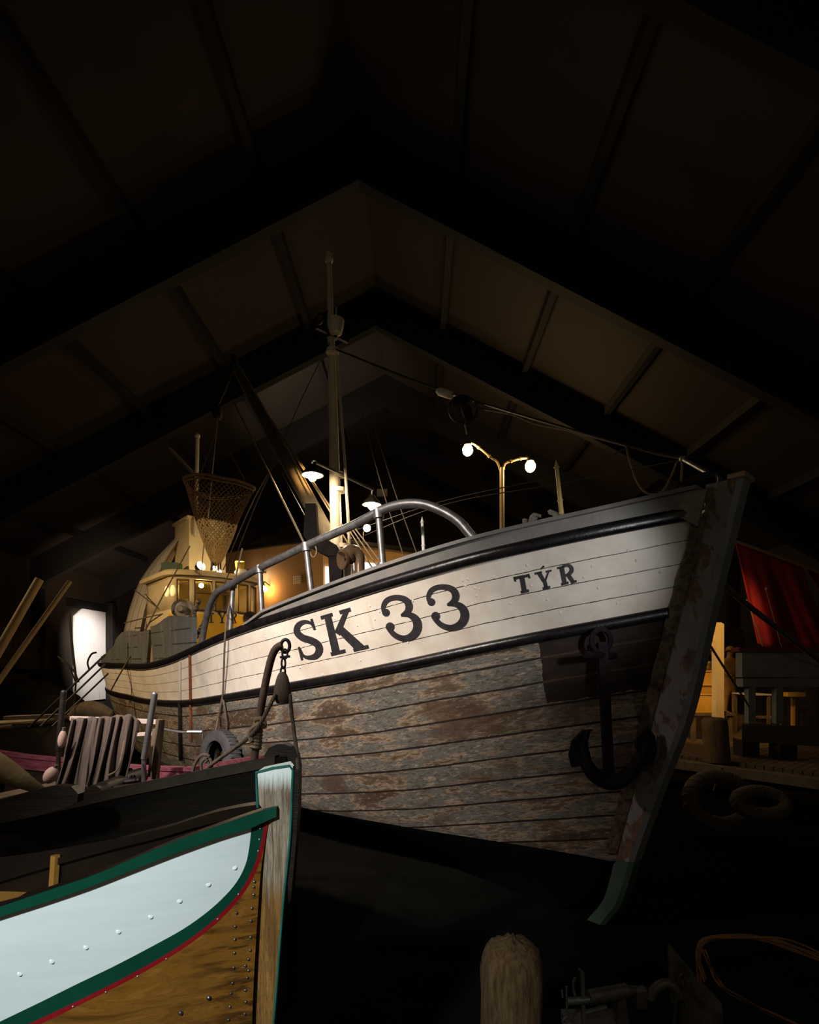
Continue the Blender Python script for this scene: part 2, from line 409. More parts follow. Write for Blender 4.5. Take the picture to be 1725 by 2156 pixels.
def zone(La, Lb, n, side, v0, bulge):
    rows, uvs = [], []
    for j in range(n+1):
        f = j/n; row, uv = [], []
        for u in us:
            a, b = La.p(La.tu(u), side), Lb.p(Lb.tu(u), side)
            p = a.lerp(b, f) + SB*side*bulge*math.sin(math.pi*f)*min(1, u*12)
            row.append(p); uv.append((La.tu(u)*(1-f)+Lb.tu(u)*f, v0+f if v0 != 1 else 1+(a.z-p.z)/1.57))
        rows.append(row); uvs.append(uv)
    return rows, uvs
ship = thing('fishing_ship', 'large white-topped wooden fishing ship lettered SK 33 with peeling lower planks', 'ship', SP(5, 0, -.65))

# --- hull materials
def seams(q, v, n, wdt, off=0.0):
    r = q.math('ADD', q.math('MULTIPLY', v, n), off); return q.math('PINGPONG', q.math('ADD', r, .5), .5), r
q = NT('hull_white_planking'); uv = q.uv(); g = q.n('ShaderNodeSeparateXYZ'); q.l(uv, g.inputs[0])
wob = q.math('MULTIPLY', q.math('SUBTRACT', q.noise(uv, 1.3, 3), .5), .05)
fr = q.math('FRACT', q.math('MULTIPLY', q.math('ADD', g.outputs[1], wob), 4))
dist = q.math('PINGPONG', fr, .5)
wd = q.math('MULTIPLY_ADD', q.noise(q.mapv(uv, (3, 1, 1)), 4, 4, .7), .055, -.008)
seam = q.math('LESS_THAN', dist, wd)
edge = q.math('GREATER_THAN', q.math('PINGPONG', g.outputs[1], .5), .03); seam = q.math('MULTIPLY', seam, edge)
dirt = q.ramp(q.noise(q.mapv(uv, (1.2, .8, 1)), 2.2, 8, .65), [(.35, (.60, .53, .44)), (.6, (.74, .69, .60))])
rust = q.ramp(q.noise(q.mapv(uv, (3.2, .35, 1), (3.1, 0, 0)), 2.0, 5, .6), [(.62, 0.0), (.80, 1.0)])
col = q.mix(q.math('MULTIPLY', rust, .55), dirt, (.52, .27, .13))
spk = q.ramp(q.noise(q.mapv(uv, (14, 14, 1)), 6, 3, .5), [(.70, 0.0), (.76, 1.0)])
col = q.mix(q.math('MULTIPLY', spk, .35), col, (.30, .25, .2))
col = q.mix(seam, col, (.035, .026, .02))
q.bump(q.math('SUBTRACT', q.math('MULTIPLY', q.noise(q.mapv(uv, (3, 9, 1)), 7, 5, .6), .25), seam), .5, .006)
M_hw = q.fin(col, .42)

q = NT('hull_worn_planking'); uv = q.uv(); g = q.n('ShaderNodeSeparateXYZ'); q.l(uv, g.inputs[0])
wob = q.math('MULTIPLY', q.math('SUBTRACT', q.noise(uv, 1.3, 3), .5), .02)
r = q.math('MULTIPLY', q.math('SUBTRACT', q.math('ADD', g.outputs[1], wob), 1), 7.3)
rowid = q.math('FLOOR', r); fr = q.math('FRACT', r); dist = q.math('PINGPONG', fr, .5)
seam = q.math('LESS_THAN', dist, q.math('MULTIPLY_ADD', q.noise(q.mapv(uv, (3, 1, 1)), 5, 3), .06, .012))
cb = q.n('ShaderNodeCombineXYZ'); q.l(g.outputs[0], cb.inputs[0]); q.l(q.math('MULTIPLY', r, .42), cb.inputs[1]); q.l(q.math('MULTIPLY', rowid, .37), cb.inputs[2])
vec = cb.outputs[0]
big = q.noise(q.mapv(vec, (.8, 1.5, 1)), 1.35, 9, .62, .3)
col = q.ramp(big, [(.36, (.06, .042, .026)), (.43, (.125, .09, .058)), (.455, (.29, .215, .145)), (.485, (.15, .138, .112)), (.57, (.115, .118, .104)), (.605, (.29, .225, .16)), (.66, (.19, .17, .138))])
fine = q.noise(q.mapv(vec, (3, 4, 1)), 5, 10, .75)
col = q.mix(q.ramp(fine, [(.54, 0.0), (.64, .7)]), col, (.42, .36, .30))
col = q.mix(q.ramp(q.noise(q.mapv(vec, (3, 5, 1), (5, 3, 0)), 6, 8, .7), [(.40, .85), (.49, 0.0)]), col, (.07, .043, .03))
# brown stained stretch, and the dark tarred anchor bed beside the stem
st = q.ramp(q.noise(q.mapv(vec, (1.1, .6, 1), (2, 7, 0)), 1.2, 6, .6), [(.52, 0.0), (.60, .75)])
col = q.mix(st, col, (.075, .044, .024))
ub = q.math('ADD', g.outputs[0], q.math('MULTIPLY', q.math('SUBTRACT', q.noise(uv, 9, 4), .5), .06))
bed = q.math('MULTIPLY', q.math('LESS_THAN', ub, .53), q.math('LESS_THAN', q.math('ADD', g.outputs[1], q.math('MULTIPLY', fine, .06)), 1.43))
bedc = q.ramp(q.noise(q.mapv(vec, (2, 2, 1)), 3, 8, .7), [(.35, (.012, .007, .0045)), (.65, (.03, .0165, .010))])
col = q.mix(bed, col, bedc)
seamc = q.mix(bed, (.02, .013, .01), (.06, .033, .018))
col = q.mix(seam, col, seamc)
hgt = q.math('SUBTRACT', q.math('ADD', q.math('MULTIPLY', fine, .6), q.math('MULTIPLY', big, .8)), seam)
q.bump(hgt, .6, .008)
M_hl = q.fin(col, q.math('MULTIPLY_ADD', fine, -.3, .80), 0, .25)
M_hb = pm('antifouling_black', (.002, .0022, .002), (.004, .004, .0035), 4, 1, bump=.3, spec=.03)
M_keelg = pm('green_bottom_paint', (.05, .10, .075), (.08, .14, .10), 6, .7, bump=.3)

hull = MB(); bvh = MB()
for side in (1, -1):
    for (La, Lb, n, v0, bg, mi) in ((L2, L3, 8, 0, .0, 0), (L3, L5, 16, 1, .07, 1), (L5, L6, 4, 2, .03, 2), (L6, L7, 3, 3, 0, 2)):
        rows, uvs = zone(La, Lb, n, side, v0, bg); hull.grid(rows, mi, uvs)
        if side == 1: bvh.grid(rows)
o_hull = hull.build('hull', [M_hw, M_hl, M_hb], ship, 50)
TREE = BVHTree.FromPolygons([tuple(p) for p in bvh.v], bvh.f)
def on_tree(tree, px, py, off=.004, fallY=6):
    d = (U(px, py, 1) - EYE).normalized(); h = tree.ray_cast(EYE, d)
    if h[0] is None: return U(px, py, fallY)
    n = h[1] if h[1].dot(d) < 0 else -h[1]
    return h[0] + n*off
def on_hull(px, py, off=.004): return on_tree(TREE, px, py, off)

# --- painted letters: strokes and slabs traced on the plank surface
class Pen:
    def __init__(s, tree, ox, oy, sc, off=.005): s.m = MB(); s.tree, s.ox, s.oy, s.sc, s.off = tree, ox, oy, sc, off
    def P(s, x, y): return on_tree(s.tree, s.ox + x/s.sc, s.oy + y/s.sc, s.off)
    def quad(s, a, b, c, d, n=6):
        a, b, c, d = [Vector((*p, 0)) for p in (a, b, c, d)]
        s.m.grid([[s.P(*(a.lerp(b, j/n).lerp(d.lerp(c, j/n), i/n)).xy) for j in range(n+1)] for i in range(n+1)])
    def stroke(s, pts, ws, n=44):
        P = smooth_path([(x, y, w_) for (x, y), w_ in zip(pts, ws)], n); L, C_, Rr = [], [], []
        for i, p in enumerate(P):
            d = Vector((P[min(i+1, n-1)] - P[max(i-1, 0)]).xy).normalized(); nn = Vector((-d.y, d.x)); h = p.z/2
            L.append(s.P(*(p.xy + nn*h))); C_.append(s.P(*p.xy)); Rr.append(s.P(*(p.xy - nn*h)))
        s.m.grid([L, C_, Rr])
    def disc(s, x, y, r, n=20):
        s.m.add([s.P(x, y)] + [s.P(x+r*math.cos(2*math.pi*k/n), y+r*math.sin(2*math.pi*k/n)) for k in range(n)], [(0, 1+k, 1+(k+1) % n) for k in range(n)])
M_ink = pm('letter_black', (.018, .016, .018), (.032, .028, .03), 16, .5, bump=.5)
def pen_done(pen, name, parent): return pen.m.build(name, M_ink, parent, recalc=False)
pen = Pen(TREE, 600, 1180, 3.45)
pen.stroke([(207,480),(190,455),(145,446),(100,470),(90,520),(130,560),(190,580),(240,610),(252,655),(225,695),(175,705),(135,690),(112,640)], [14,20,30,42,48,50,52,54,54,46,30,20,12])
pen.quad((186,428),(203,420),(228,502),(210,506)); pen.quad((96,630),(110,624),(136,720),(120,727))
pen.quad((287,405),(335,393),(402,660),(346,676)); pen.quad((259,404),(345,379),(351,403),(266,429)); pen.quad((332,668),(440,643),(444,669),(340,694))
pen.quad((428,372),(470,360),(400,545),(362,520)); pen.quad((395,364),(476,341),(483,369),(403,390))
pen.quad((385,520),(425,480),(590,628),(514,650)); pen.quad((496,640),(605,611),(614,637),(504,663))
def three(dx, dy, kx=1.0):
    f = lambda pts: [(dx + (x-735)*kx, dy + (y-380)) for x, y in pts]
    pen.disc(*f([(736,378)])[0], 28); pen.disc(*f([(766,481)])[0], 32)
    pen.stroke(f([(718,372),(718,330),(742,290),(790,270),(845,272),(888,295),(904,335),(890,372),(845,398)]), [26,34,38,38,42,50,54,44,14])
    pen.stroke(f([(845,400),(905,395),(950,425),(966,475),(950,525),(910,558),(860,566),(805,545),(765,505),(750,485)]), [14,40,58,64,62,54,44,40,36,26])
three(735, 380); three(1064, 303, 1.06)
pen_done(pen, 'lettering', o_hull)
pen = Pen(TREE, 560, 850, 2.464)
pen.quad((1286,898),(1366,882),(1369,898),(1289,914)); pen.quad((1284,898),(1297,896),(1300,924),(1290,922)); pen.quad((1357,884),(1368,882),(1374,905),(1365,907))
pen.quad((1316,900),(1341,895),(1355,972),(1330,977)); pen.quad((1323,971),(1365,962),(1367,977),(1326,986))
pen.quad((1404,876),(1428,871),(1452,918),(1436,926)); pen.quad((1464,868),(1474,865),(1454,922),(1444,920)); pen.quad((1436,915),(1455,912),(1465,952),(1445,956))
pen.quad((1394,876),(1433,868),(1434,879),(1397,887)); pen.quad((1452,866),(1482,860),(1484,870),(1454,877)); pen.quad((1436,952),(1475,943),(1477,957),(1439,966))
pen.quad((1424,856),(1440,838),(1449,844),(1430,861))
pen.quad((1522,846),(1546,840),(1562,930),(1540,935)); pen.quad((1510,848),(1548,839),(1550,850),(1513,859)); pen.quad((1532,930),(1570,921),(1572,935),(1535,944))
pen.stroke([(1540,846),(1565,838),(1584,848),(1586,868),(1570,886),(1548,892)], [14,16,20,22,18,12], 24)
pen.quad((1556,888),(1576,880),(1605,920),(1584,928)); pen.quad((1582,922),(1612,913),(1614,926),(1586,936))
pen_done(pen, 'lettering', o_hull)
# bolt heads and plugs on the white strakes
for x, y in ((975,1222),(981,1233),(1010,1240),(1001,1238),(986,1219),(1004,1254),(800,1288),(753,1317),(1075,1270),(1119,1233),(1153,1262),(1230,1216),(1260,1238),(1340,1180),(1390,1205),(1322,1160),(1247,1192),(706,1303),(666,1286),(870,1265),(780,1276),(790,1304),(946,1367),(760,1390),(632,1405),(1180,1290),(1300,1270),(560,1340),(610,1395),(860,1352),(680,1420),(1040,1215),(1110,1190)):
    p = on_hull(x, y, 0); m = MB(); m.ball(p, .012, 10, 0, (p-EYE), .4); m.build('plank_bolt', M_hw, o_hull)

# --- stem
FT = hermite([(3.05,-.86),(2.1,-.64),(1.27,-.457),(.6,-.22),(0,-.02),(-.4,.10),(-.65,.26)])
RT = hermite([(3.05,-.60),(2.78,-.59),(2.1,-.42),(1.27,-.20),(0,.14),(-.4,.25),(-.65,.42)])
q = NT('stem_paint'); ob = q.obj()
c = q.ramp(q.noise(ob, 3, 6), [(.35, (.23, .23, .235)), (.65, (.31, .295, .28))])
rz = q.ramp(q.noise(q.mapv(ob, (1.6, 1.6, 1)), 3.1, 6, .62, .4), [(.50, 0.0), (.535, 1.0)])
rc = q.ramp(q.noise(ob, 14, 5), [(.35, (.09, .045, .03)), (.65, (.24, .14, .07))])
q.bump(q.noise(ob, 40, 6), .4, .006)
M_stem = q.fin(q.mix(q.math('MULTIPLY', rz, .9), c, rc), .55)
M_stem_cool = pm('stem_front_cool_light', (.20, .215, .24), (.27, .28, .30), 6, .5, bump=.3)  # bluish cast of cooler light put into the front face colour
def stem_seg(z0, z1, n, hw, mi, name, mats, bf=None):
    m = MB(); rows = []
    for i in range(n+1):
        z = z0 + (z1-z0)*i/n; f, r = FT(z), RT(z)
        rows.append([SP(r, hw, z), SP(f+.035, hw, z), SP(f, hw*.7, z), SP(f, -hw*.7, z), SP(f+.035, -hw, z), SP(r, -hw, z)])
    m.grid(rows, 0, None, True); m.add(rows[0], [tuple(range(6))]); m.add(rows[-1], [tuple(range(6))[::-1]])
    for k_, f in enumerate(m.f):
        if k_ < n*6 and k_ % 6 in (1, 2, 3): m.mi[k_] = 1
    return m.build(name, mats, ship, 25)
stem = stem_seg(3.02, -.02, 30, .10, 0, 'stem', [M_stem, M_stem_cool])
stem_seg(-.02, -.645, 8, .095, 0, 'stem_foot', [M_keelg, M_keelg])
# bare strip between plank ends and stem
m = MB(); rows = []
for i in range(25):
    z = 2.78 - 2.75*i/24; r = RT(z); rows.append([SP(r-.01, .112, z), SP(r+.075, .155+.01*math.sin(i*2.1), z), SP(r+.08, .09, z)])
m.grid(rows); m.build('rabbet_strip', pm('rabbet_wood', (.05, .03, .02), (.2, .15, .1), 20, .8, bump=.8), ship)
m = MB(); m.box(SP(-.76, 0, 3.045), (.02, .02, .02)); 
m = MB(); a, b = FT(3.02), RT(3.02)
m.prism([SP(a-.015, .11, 3.02), SP(a-.015, -.11, 3.02), SP(a+.10, -.11, 3.02), SP(a+.10, .11, 3.02)], (0, 0, .035)); m.build('stem_cap', pm('brass_cap', (.55, .38, .2), (.75, .55, .35), 9, .4, .5, bump=.6), ship)
# breast knee plates at the stem head
m = MB()
for s_ in (1, -1): m.prism([SP(-.62, s_*.11, 2.98), SP(-.30, s_*.30, 2.93), SP(-.34, s_*.29, 2.86), SP(-.46, s_*.21, 2.78), SP(-.56, s_*.14, 2.70)], SB*s_*.02)
m.build('stem_plate', pm('rusty_plate', (.16, .14, .12), (.28, .25, .22), 9, .6, .4, bump=.5), ship)
m = MB(); m.tube(smooth_path([SP(-.66, .0, 3.01), SP(-.66, 0, 3.10), SP(-.55, 0, 3.13), SP(-.35, .0, 3.10)], 14), .022, 10)
m.build('stem_ring', M_iron, ship)

# --- rub rails (half-round timbers), bulwark cap, raised aft bulwark
def along(L, t0, t1, n, side, db=0, dz=0): return [L.p(t0+(t1-t0)*i/(n-1), side, db, dz) for i in range(n)]
def mid(La, Lb, u, side): return (La.p(La.tu(u), side) + Lb.p(Lb.tu(u), side))/2
for name, La, Lb, r in (('rub_rail', L1, L2, .055), ('rub_rail', L3, L3, .05)):
    m = MB()
    for side in (1, -1):
        rows = []
        for u in us:
            u_ = .004 + u*.995
            p = mid(La, Lb, u_, side) - (Vector((0, 0, .03)) if La is L3 else Vector())
            rows.append([p + SB*side*(math.cos(a)*r*.8) + Vector((0, 0, math.sin(a)*r)) for a in [2*math.pi*k/12 for k in range(12)]])
        m.grid(rows, 0, None, True); m.add(rows[0], [tuple(range(12))])
    m.build(name, M_black, ship, 60)
m = MB()
q = NT('bulwark_grey'); ob = q.obj(); c = q.ramp(q.noise(ob, 2.5, 8, .7), [(.3, (.13, .125, .115)), (.55, (.19, .18, .165)), (.72, (.30, .23, .165))])
q.bump(q.noise(ob, 30, 6), .35, .006); M_bulw = q.fin(c, .5)
for side in (1, -1):
    n = 70; rows = []
    for i in range(n):
        t = -.56 + (3.75+.56)*i/(n-1); p1, p0 = L1.p(t, side), L0.p(t, side)
        d = SB*side; fade = 1 if i < n-6 else (n-1-i)/6
        p0 = p1 + (p0-p1)*max(fade, .15)
        rows.append([p1 - d*.10, p1 + d*.012, p0 + d*.012, p0 + d*.05, p0 + d*.05 + Vector((0,0,.03)), p0 - d*.20 + Vector((0,0,.03)), p0 - d*.20, p0 - d*.10])
    m.grid(rows, 0, None, True); m.add(rows[-1], [tuple(range(8))]); m.add(rows[0], [tuple(range(8))])
m.build('bulwark', M_bulw, ship, 30)
TOPS = hermite([(226,1372),(245,1345),(258,1331),(276,1328),(296,1330),(330,1314),(361,1296),(392,1298)])
q = NT('weathered_grey_boards'); ob = q.obj(); g = q.n('ShaderNodeSeparateXYZ'); q.l(ob, g.inputs[0])
fr = q.math('PINGPONG', q.math('FRACT', q.math('MULTIPLY', g.outputs[2], 5)), .5); sm = q.math('MULTIPLY', q.math('LESS_THAN', fr, .05), q.math('GREATER_THAN', q.noise(ob, 1.6, 3), .52))
c = q.ramp(q.noise(q.mapv(ob, (3, 3, .5)), 3, 8, .7), [(.3, (.055, .057, .055)), (.6, (.095, .10, .10)), (.72, (.20, .235, .25))])
q.bump(q.noise(q.mapv(ob, (6, 6, 1)), 6, 6), .4, .01); M_grb = q.fin(q.mix(sm, c, (.02, .018, .015)), .75)
def raised(t0, t1, n, gapa, gapb, side):
    m = MB(); rows = []
    for i in range(n):
        t = t0 + (t1-t0)*i/(n-1); p = L1.p(t, side, -.02, .03)
        if t < 9.2 and side == 1:
            h = max(.12, (TOPS.__call__(PX(p))-PY(p))*-1/F*p.y)
        else: h = max(.10, .34-(t-9.2)*.2) if side == 1 else .25
        if i == 0: ta = t0+gapa
        elif i == n-1: ta = t1+gapb
        else: ta = t
        top = L1.p(ta, side, -.02, .03); top.z = p.z + h
        d = SB*side*.05; rows.append([p, top, top-d, p-d])
    m.grid(rows, 0, None, True); m.add(rows[0], [(0,1,2,3)]); m.add(rows[-1], [(3,2,1,0)]); return m
tg = 7.05
raised(5.25, tg-.16, 20, 0, .14, 1).build('aft_bulwark', M_grb, ship, 30)
raised(tg+.16, 13.25, 50, -.14, 0, 1).build('aft_bulwark', M_grb, ship, 30)
raised(5.25, 13.25, 50, 0, 0, -1).build('aft_bulwark', M_grb, ship, 30)
m = MB(); p = L1.p(tg, 1, -.22); m.box(p+Vector((0,0,.22)), (.7, .05, .62), Matrix.Rotation(R(131), 3, 'Z')); m.build('deck_board', pm('orange_board', (.75, .33, .05), (.85, .42, .09), 4, .6), ship)
# --- deck
m = MB(); rows = []
for u in us:
    t = L2.tu(.012 + u*.985); dr = .10 + min(.35, max(0, (t-3.2)*.35))*.55; p, p2 = L2.p(t, 1, -dr), L2.p(t, -1, -dr); z = L2.z(t) - (.12 if t < 3.2 else .12+min(.35, (t-3.2)*.35))
    p.z = p2.z = z; c_ = (p+p2)/2; c_.z += .06; rows.append([p, c_, p2])
m.grid(rows); m.build('deck', M_tar, ship)
def deckz(t): return L2.z(t) - (.12 if t < 3.2 else .12+min(.35, (t-3.2)*.35)) + .03
# ------------------------------------------------------------------ ship: guard rail, wheelhouse, mast, boom, pipes, lamps
_tb = sorted((PX(L0.p(t, 1, -.08)), t) for t in np.linspace(-.5, 7, 120))
def t_at(px): return float(np.interp(px, [a for a, _ in _tb], [b for _, b in _tb]))
def Yrail(px): return L0.p(t_at(px), 1, -.08).y
def RP(px, py, foot): return U(px, py, Yrail(foot))
gr = thing_part = bpy.data.objects.new('guard_rail', None)
def sub_empty(name, parent, loc):
    o = bpy.data.objects.new(name, None); COL.objects.link(o); o.empty_display_size = .1
    o.parent = parent; o.location = Vector(loc) - root_of(parent); return o
COL.objects.unlink(gr) if gr.name in COL.objects else None
bpy.data.objects.remove(gr)
m = MB()
path = [(424,1360,433),(430,1325,440),(437,1292,452),(446,1265,465),(459,1246,478),(476,1236,490),(503,1221,505),(547,1196,553),(600,1171,605),(645,1149,655),(732,1111,735),(772,1091,780),(797,1077,806),(830,1065,840),(862,1060,872),(893,1062,900),(920,1071,925),(948,1085,950),(970,1101,968),(986,1120,985),(1002,1138,1002)]
m.tube(smooth_path([RP(*p) for p in path], 90), .041, 14)
rail = m.build('guard_rail', M_galv, ship)
for (x0, y0, x1, y1) in ((491,1229,484,1338),(547,1197,553,1310),(645,1150,657,1256),(797,1080,807,1192)):
    a, b = RP(x0, y0, x1), RP(x1, y1, x1); m = MB(); m.tube([b, a], .032, 12)
    dv = (a-b).normalized(); m.tube([b+dv*.0, b+dv*.03], .055, 12); m.tube([a-dv*.05, a+dv*.035], .05, 12)
    m.build('stanchion', M_galv, rail)

# wheelhouse ------------------------------------------------------
tw, hw_, zb, zr = 9.1, .92, 1.05, 3.50
def WP(t, b, z): return SP(t, b, z)
plan = [(tw+2.0, hw_)] + [(tw+.45, hw_)] + [(tw+.45-.45*math.cos(a)*1.0, hw_*math.sin(a)) for a in [math.pi/2 - k*math.pi/14 for k in range(1, 14)]] + [(tw+.45, -hw_), (tw+2.0, -hw_)]
zs1, zs2 = 2.77, 3.40           # window sill / head
wm = MB(); wb = MB()
def wall_ring(z0, z1, mi, off=0.0):
    rows = [[WP(t, b, z) for t, b in plan] for z in (z0, z1)]; wm.grid(rows, mi, None, True); wb.grid(rows, mi, None, True)
wall_ring(zb, zs1-.06, 0)
for k_ in (0, len(plan)-2, len(plan)-1): wm.mi[k_] = 1
wall_ring(zs1-.06, zs1+.02, 1); wall_ring(zs2+.02, zr, 1)
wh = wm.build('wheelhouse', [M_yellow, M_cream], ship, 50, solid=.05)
WT = BVHTree.FromPolygons([tuple(p) for p in wb.v], wb.f)
# glazed band: walk along the plan as a polyline, posts between the windows
arc = [Vector((t, b)) for t, b in plan]; Ls = [0]
for a, b in zip(arc, arc[1:]): Ls.append(Ls[-1]+(b-a).length)
def arcp(s):
    i = max(j for j in range(len(Ls)-1) if Ls[j] <= s+1e-9); q_ = (s-Ls[i])/(Ls[i+1]-Ls[i]); return arc[i].lerp(arc[i+1], q_)
def s_at(px, z=3.1):
    best = min(((abs(PX(WP(*arcp(s), z))-px) + (1e3 if (WP(*arcp(s), z)-WP(*arcp(s+.01), z)).length == 0 else 0), s) for s in np.linspace(.01, Ls[-1]*.72, 500)))
    return best[1]
def strip(s0, s1, z0, z1, off=0, n=8):
    rows = []
    for z in (z0, z1):
        r_ = []
        for k_ in range(n+1):
            s = s0+(s1-s0)*k_/n; a = arcp(max(0, min(Ls[-1], s))); d = (arcp(min(Ls[-1], s+.02)) - arcp(max(0, s-.02))).normalized()
            nn = Vector((d.y, -d.x)); 
            if nn.dot(a - Vector((tw+1, 0))) < 0: nn = -nn
            r_.append(WP(*(a+nn*off), z))
        rows.append(r_)
    return rows
wins = [(373,400),(409,446),(452,489),(499,520),(524,544)]
sw = [(s_at(a), s_at(b)) for a, b in wins]
prev = 0; posts = []
for a, b in sw: posts.append((prev, a)); prev = b
posts.append((prev, Ls[-1]))
m = MB()
for a, b in posts:
    if b-a > .005: m.grid(strip(a, b, zs1+.02, zs2+.02))
m.build('window_posts', M_cream, wh, solid=.05)
M_wframe = pm('window_frame_brown', (.10, .05, .02), (.16, .09, .04), 6, .5)
for i, (a, b) in enumerate(sw):
    m = MB(); f_ = .022; zz = [(a, a+f_, zs1, zs2), (b-f_, b, zs1, zs2), (a, b, zs1, zs1+.03), (a, b, zs2-.03, zs2)]
    if i in (1, 2): zz.append((a, b, 3.12, 3.15))
    for q_ in zz: m.grid(strip(*q_, off=.008, n=4))
    m.build('window', M_wframe, wh, solid=.04)
# portholes on the starboard side
for px in (352, 364):
    s = s_at(px, 3.2); a = arcp(s); m = MB()
    for i in range(1): m.lathe([(.001, .03), (.085, .03), (.11, .02), (.11, -.01)], WP(a.x, a.y, 3.17), SB, 20)
    m.build('porthole', em('porthole_lit', (1, .75, .25), .8), wh)
# roof
m = MB(); rows = []
big = [(tw+1+(t-tw-1)*1.1, b*1.13) for t, b in plan]
for z, k_ in ((zr-.02, 1), (zr+.05, 1.01), (zr+.09, .97), (zr+.14, .0)): rows.append([WP(tw+1+(t-tw-1)*k_, b*k_, z) for t, b in big])
m.grid(rows, 0, None, True); m.add(rows[0], [tuple(range(len(big)))]); m.build('wheelhouse_roof', M_cream, ship, 30)
# inside: back wall, floor, a wheel stand and an amber cabin lamp
m = MB(); m.box(WP(tw+1.7, 0, 2.3), (1.4, .04, 2.4), Matrix.Rotation(math.atan2(SB.y, SB.x), 3, 'Z')); m.box(WP(tw+1.1, .3, 2.75), (.3, .3, .7))
m.build('cabin_interior', pm('cabin_olive', (.25,.19,.06),(.34,.26,.09),3,.6), wh)
m = MB(); m.ball(U(424, 1233, 11.75), .05); m.build('cabin_lamp', em('bulb_cabin', (1, .7, .22), 90), wh)
m = MB(); m.ball(WP(tw+1.0, -.4, 2.7), .03); m.build('cabin_lamp', M_bulby, wh)
pen = Pen(WT, 180, 900, 2.537, .012)
pen.quad((655,990),(686,990),(686,998),(655,998)); pen.quad((666,990),(676,990),(676,1042),(666,1042)); pen.quad((658,1038),(684,1038),(684,1044),(658,1044))
pen.quad((707,990),(719,990),(732,1018),(726,1022)); pen.quad((742,990),(748,990),(734,1022),(729,1020)); pen.quad((725,1016),(734,1016),(734,1044),(725,1044)); pen.quad((703,988),(722,988),(722,993),(703,993)); pen.quad((738,988),(752,988),(752,993),(738,993)); pen.quad((718,1040),(741,1040),(741,1046),(718,1046)); pen.quad((728,982),(734,974),(738,976),(731,984))
pen.quad((780,990),(790,990),(790,1046),(780,1046)); pen.stroke([(787,993),(800,994),(803,1005),(797,1014),(787,1015)], [6,7,9,7,6], 16); pen.quad((788,1016),(795,1014),(806,1046),(799,1046)); pen.quad((776,1041),(793,1041),(793,1047),(776,1047))
pen_done(pen, 'lettering', wh)
# horn-like vent on the front
m = MB(); p = on_tree(WT, 527, 1303, .0); d = (EYE-p); d.z = 0; d.normalize(); m.lathe([(.05, 0), (.06, .08), (.12, .16), (.15, .18), (.12, .17), (.02, .10)], p, d, 16); m.build('vent_horn', M_iron, wh)
# funnel casing behind the wheelhouse
m = MB(); M3 = Matrix.Rotation(math.atan2(AX.y, AX.x), 3, 'Z'); m.box(SP(10.55, -.08, 4.18), (.95, .82, 1.42), M3); m.box(SP(10.55, -.08, 4.9), (1.05, .92, .06), M3)
m.build('funnel', M_cream, ship, 20)
m = MB(); m.tube([SP(10.5, -.1, 4.92), SP(10.6, -.1, 5.12)], .22, 16); m.build('funnel_pipe', M_iron, ship)
m = MB(); m.ball(U(452, 1196, 11.55), .045); m.ball(U(462, 1204, 11.6), .045); o = m.build('roof_lamp', M_bulbspot, ship)
# searchlight (left) and deck bucket light (right)
def lampshade(name, parent, c, axis, r, dep, mat_out, mat_lit, cage=False):
    e = sub_empty(name, parent, c); ax = Vector(axis).normalized(); m = MB()
    m.lathe([(.03, -dep), (r*.7, -dep*.92), (r*.95, -dep*.4), (r, 0), (r*.95, 0), (r*.6, -dep*.7)], c, ax, 20); m.build('shade', mat_out, e)
    m = MB(); m.lathe([(.001, -.01), (r*.6, -.012), (r*.9, -.03)], c, ax, 20); m.build('lens', mat_lit, e); return e
c = U(424, 1191, 11.4); e = lampshade('searchlight', ship, c, (.75, -.55, .25), .10, .15, M_iron, M_bulbspot)
m = MB(); m.tube([c+Vector((-.03,.05,-.1)), U(420, 1213, 11.4)], .018, 8); m.tube([c+Vector((0,.0,-.13)), c+Vector((-.12,.05,-.02)), c+Vector((0,.1,.1))], .008, 6); m.build('bracket', M_iron, e)
c = U(505, 1182, 11.7); e = lampshade('bucket_lamp', ship, c, (.1, -.3, .95), .10, .24, M_yellow, em('bucket_glow', (1, .75, .35), 14))
m = MB(); m.tube([c-Vector((0,0,.2)), U(505, 1214, 11.7)], .02, 8); m.build('bracket', M_iron, e)
# clutter on the wheelhouse roof
m = MB(); m.box(U(362, 1197, 11.9), (.35, .25, .22)); m.build('roof_crate', pm('dark_green', (.02, .05, .02), (.03, .07, .03), 4, .6), ship)
m = MB(); m.ball(U(510, 1206, 11.75), .16, 14, 0, (0,0,1), .55); m.ball(U(526, 1205, 11.8), .12, 14, 1, (0,0,1), .6); m.build('roof_bundle', [M_whitep, M_red], ship)
# line hauler drum on the aft bulwark
c = U(384, 1283, 9.35); d = (EYE-c).normalized(); d = (d + Vector((-.35, 0, .1))).normalized()
m = MB(); m.lathe([(.06, .10), (.07, .03), (.13, .02), (.17, .05), (.175, .0), (.13, -.03), (.13, -.10), (.18, -.13), (.18, -.16), (.001, -.16)], c, d, 24); m.lathe([(.001, .12), (.05, .12), (.06, .1), (.06, .0)], c, d, 12); m.build('line_hauler', pm('hauler_grey', (.14, .13, .11), (.30, .29, .27), 9, .6, .2, .5), ship)
m = MB(); m.tube([c - Vector((0, -.08, .1)), c - Vector((0, -.1, .75))], .05, 10); m.box(c+Vector((.02, .12, -.22)), (.16, .16, .2)); m.build('hauler_post', M_galv, ship)

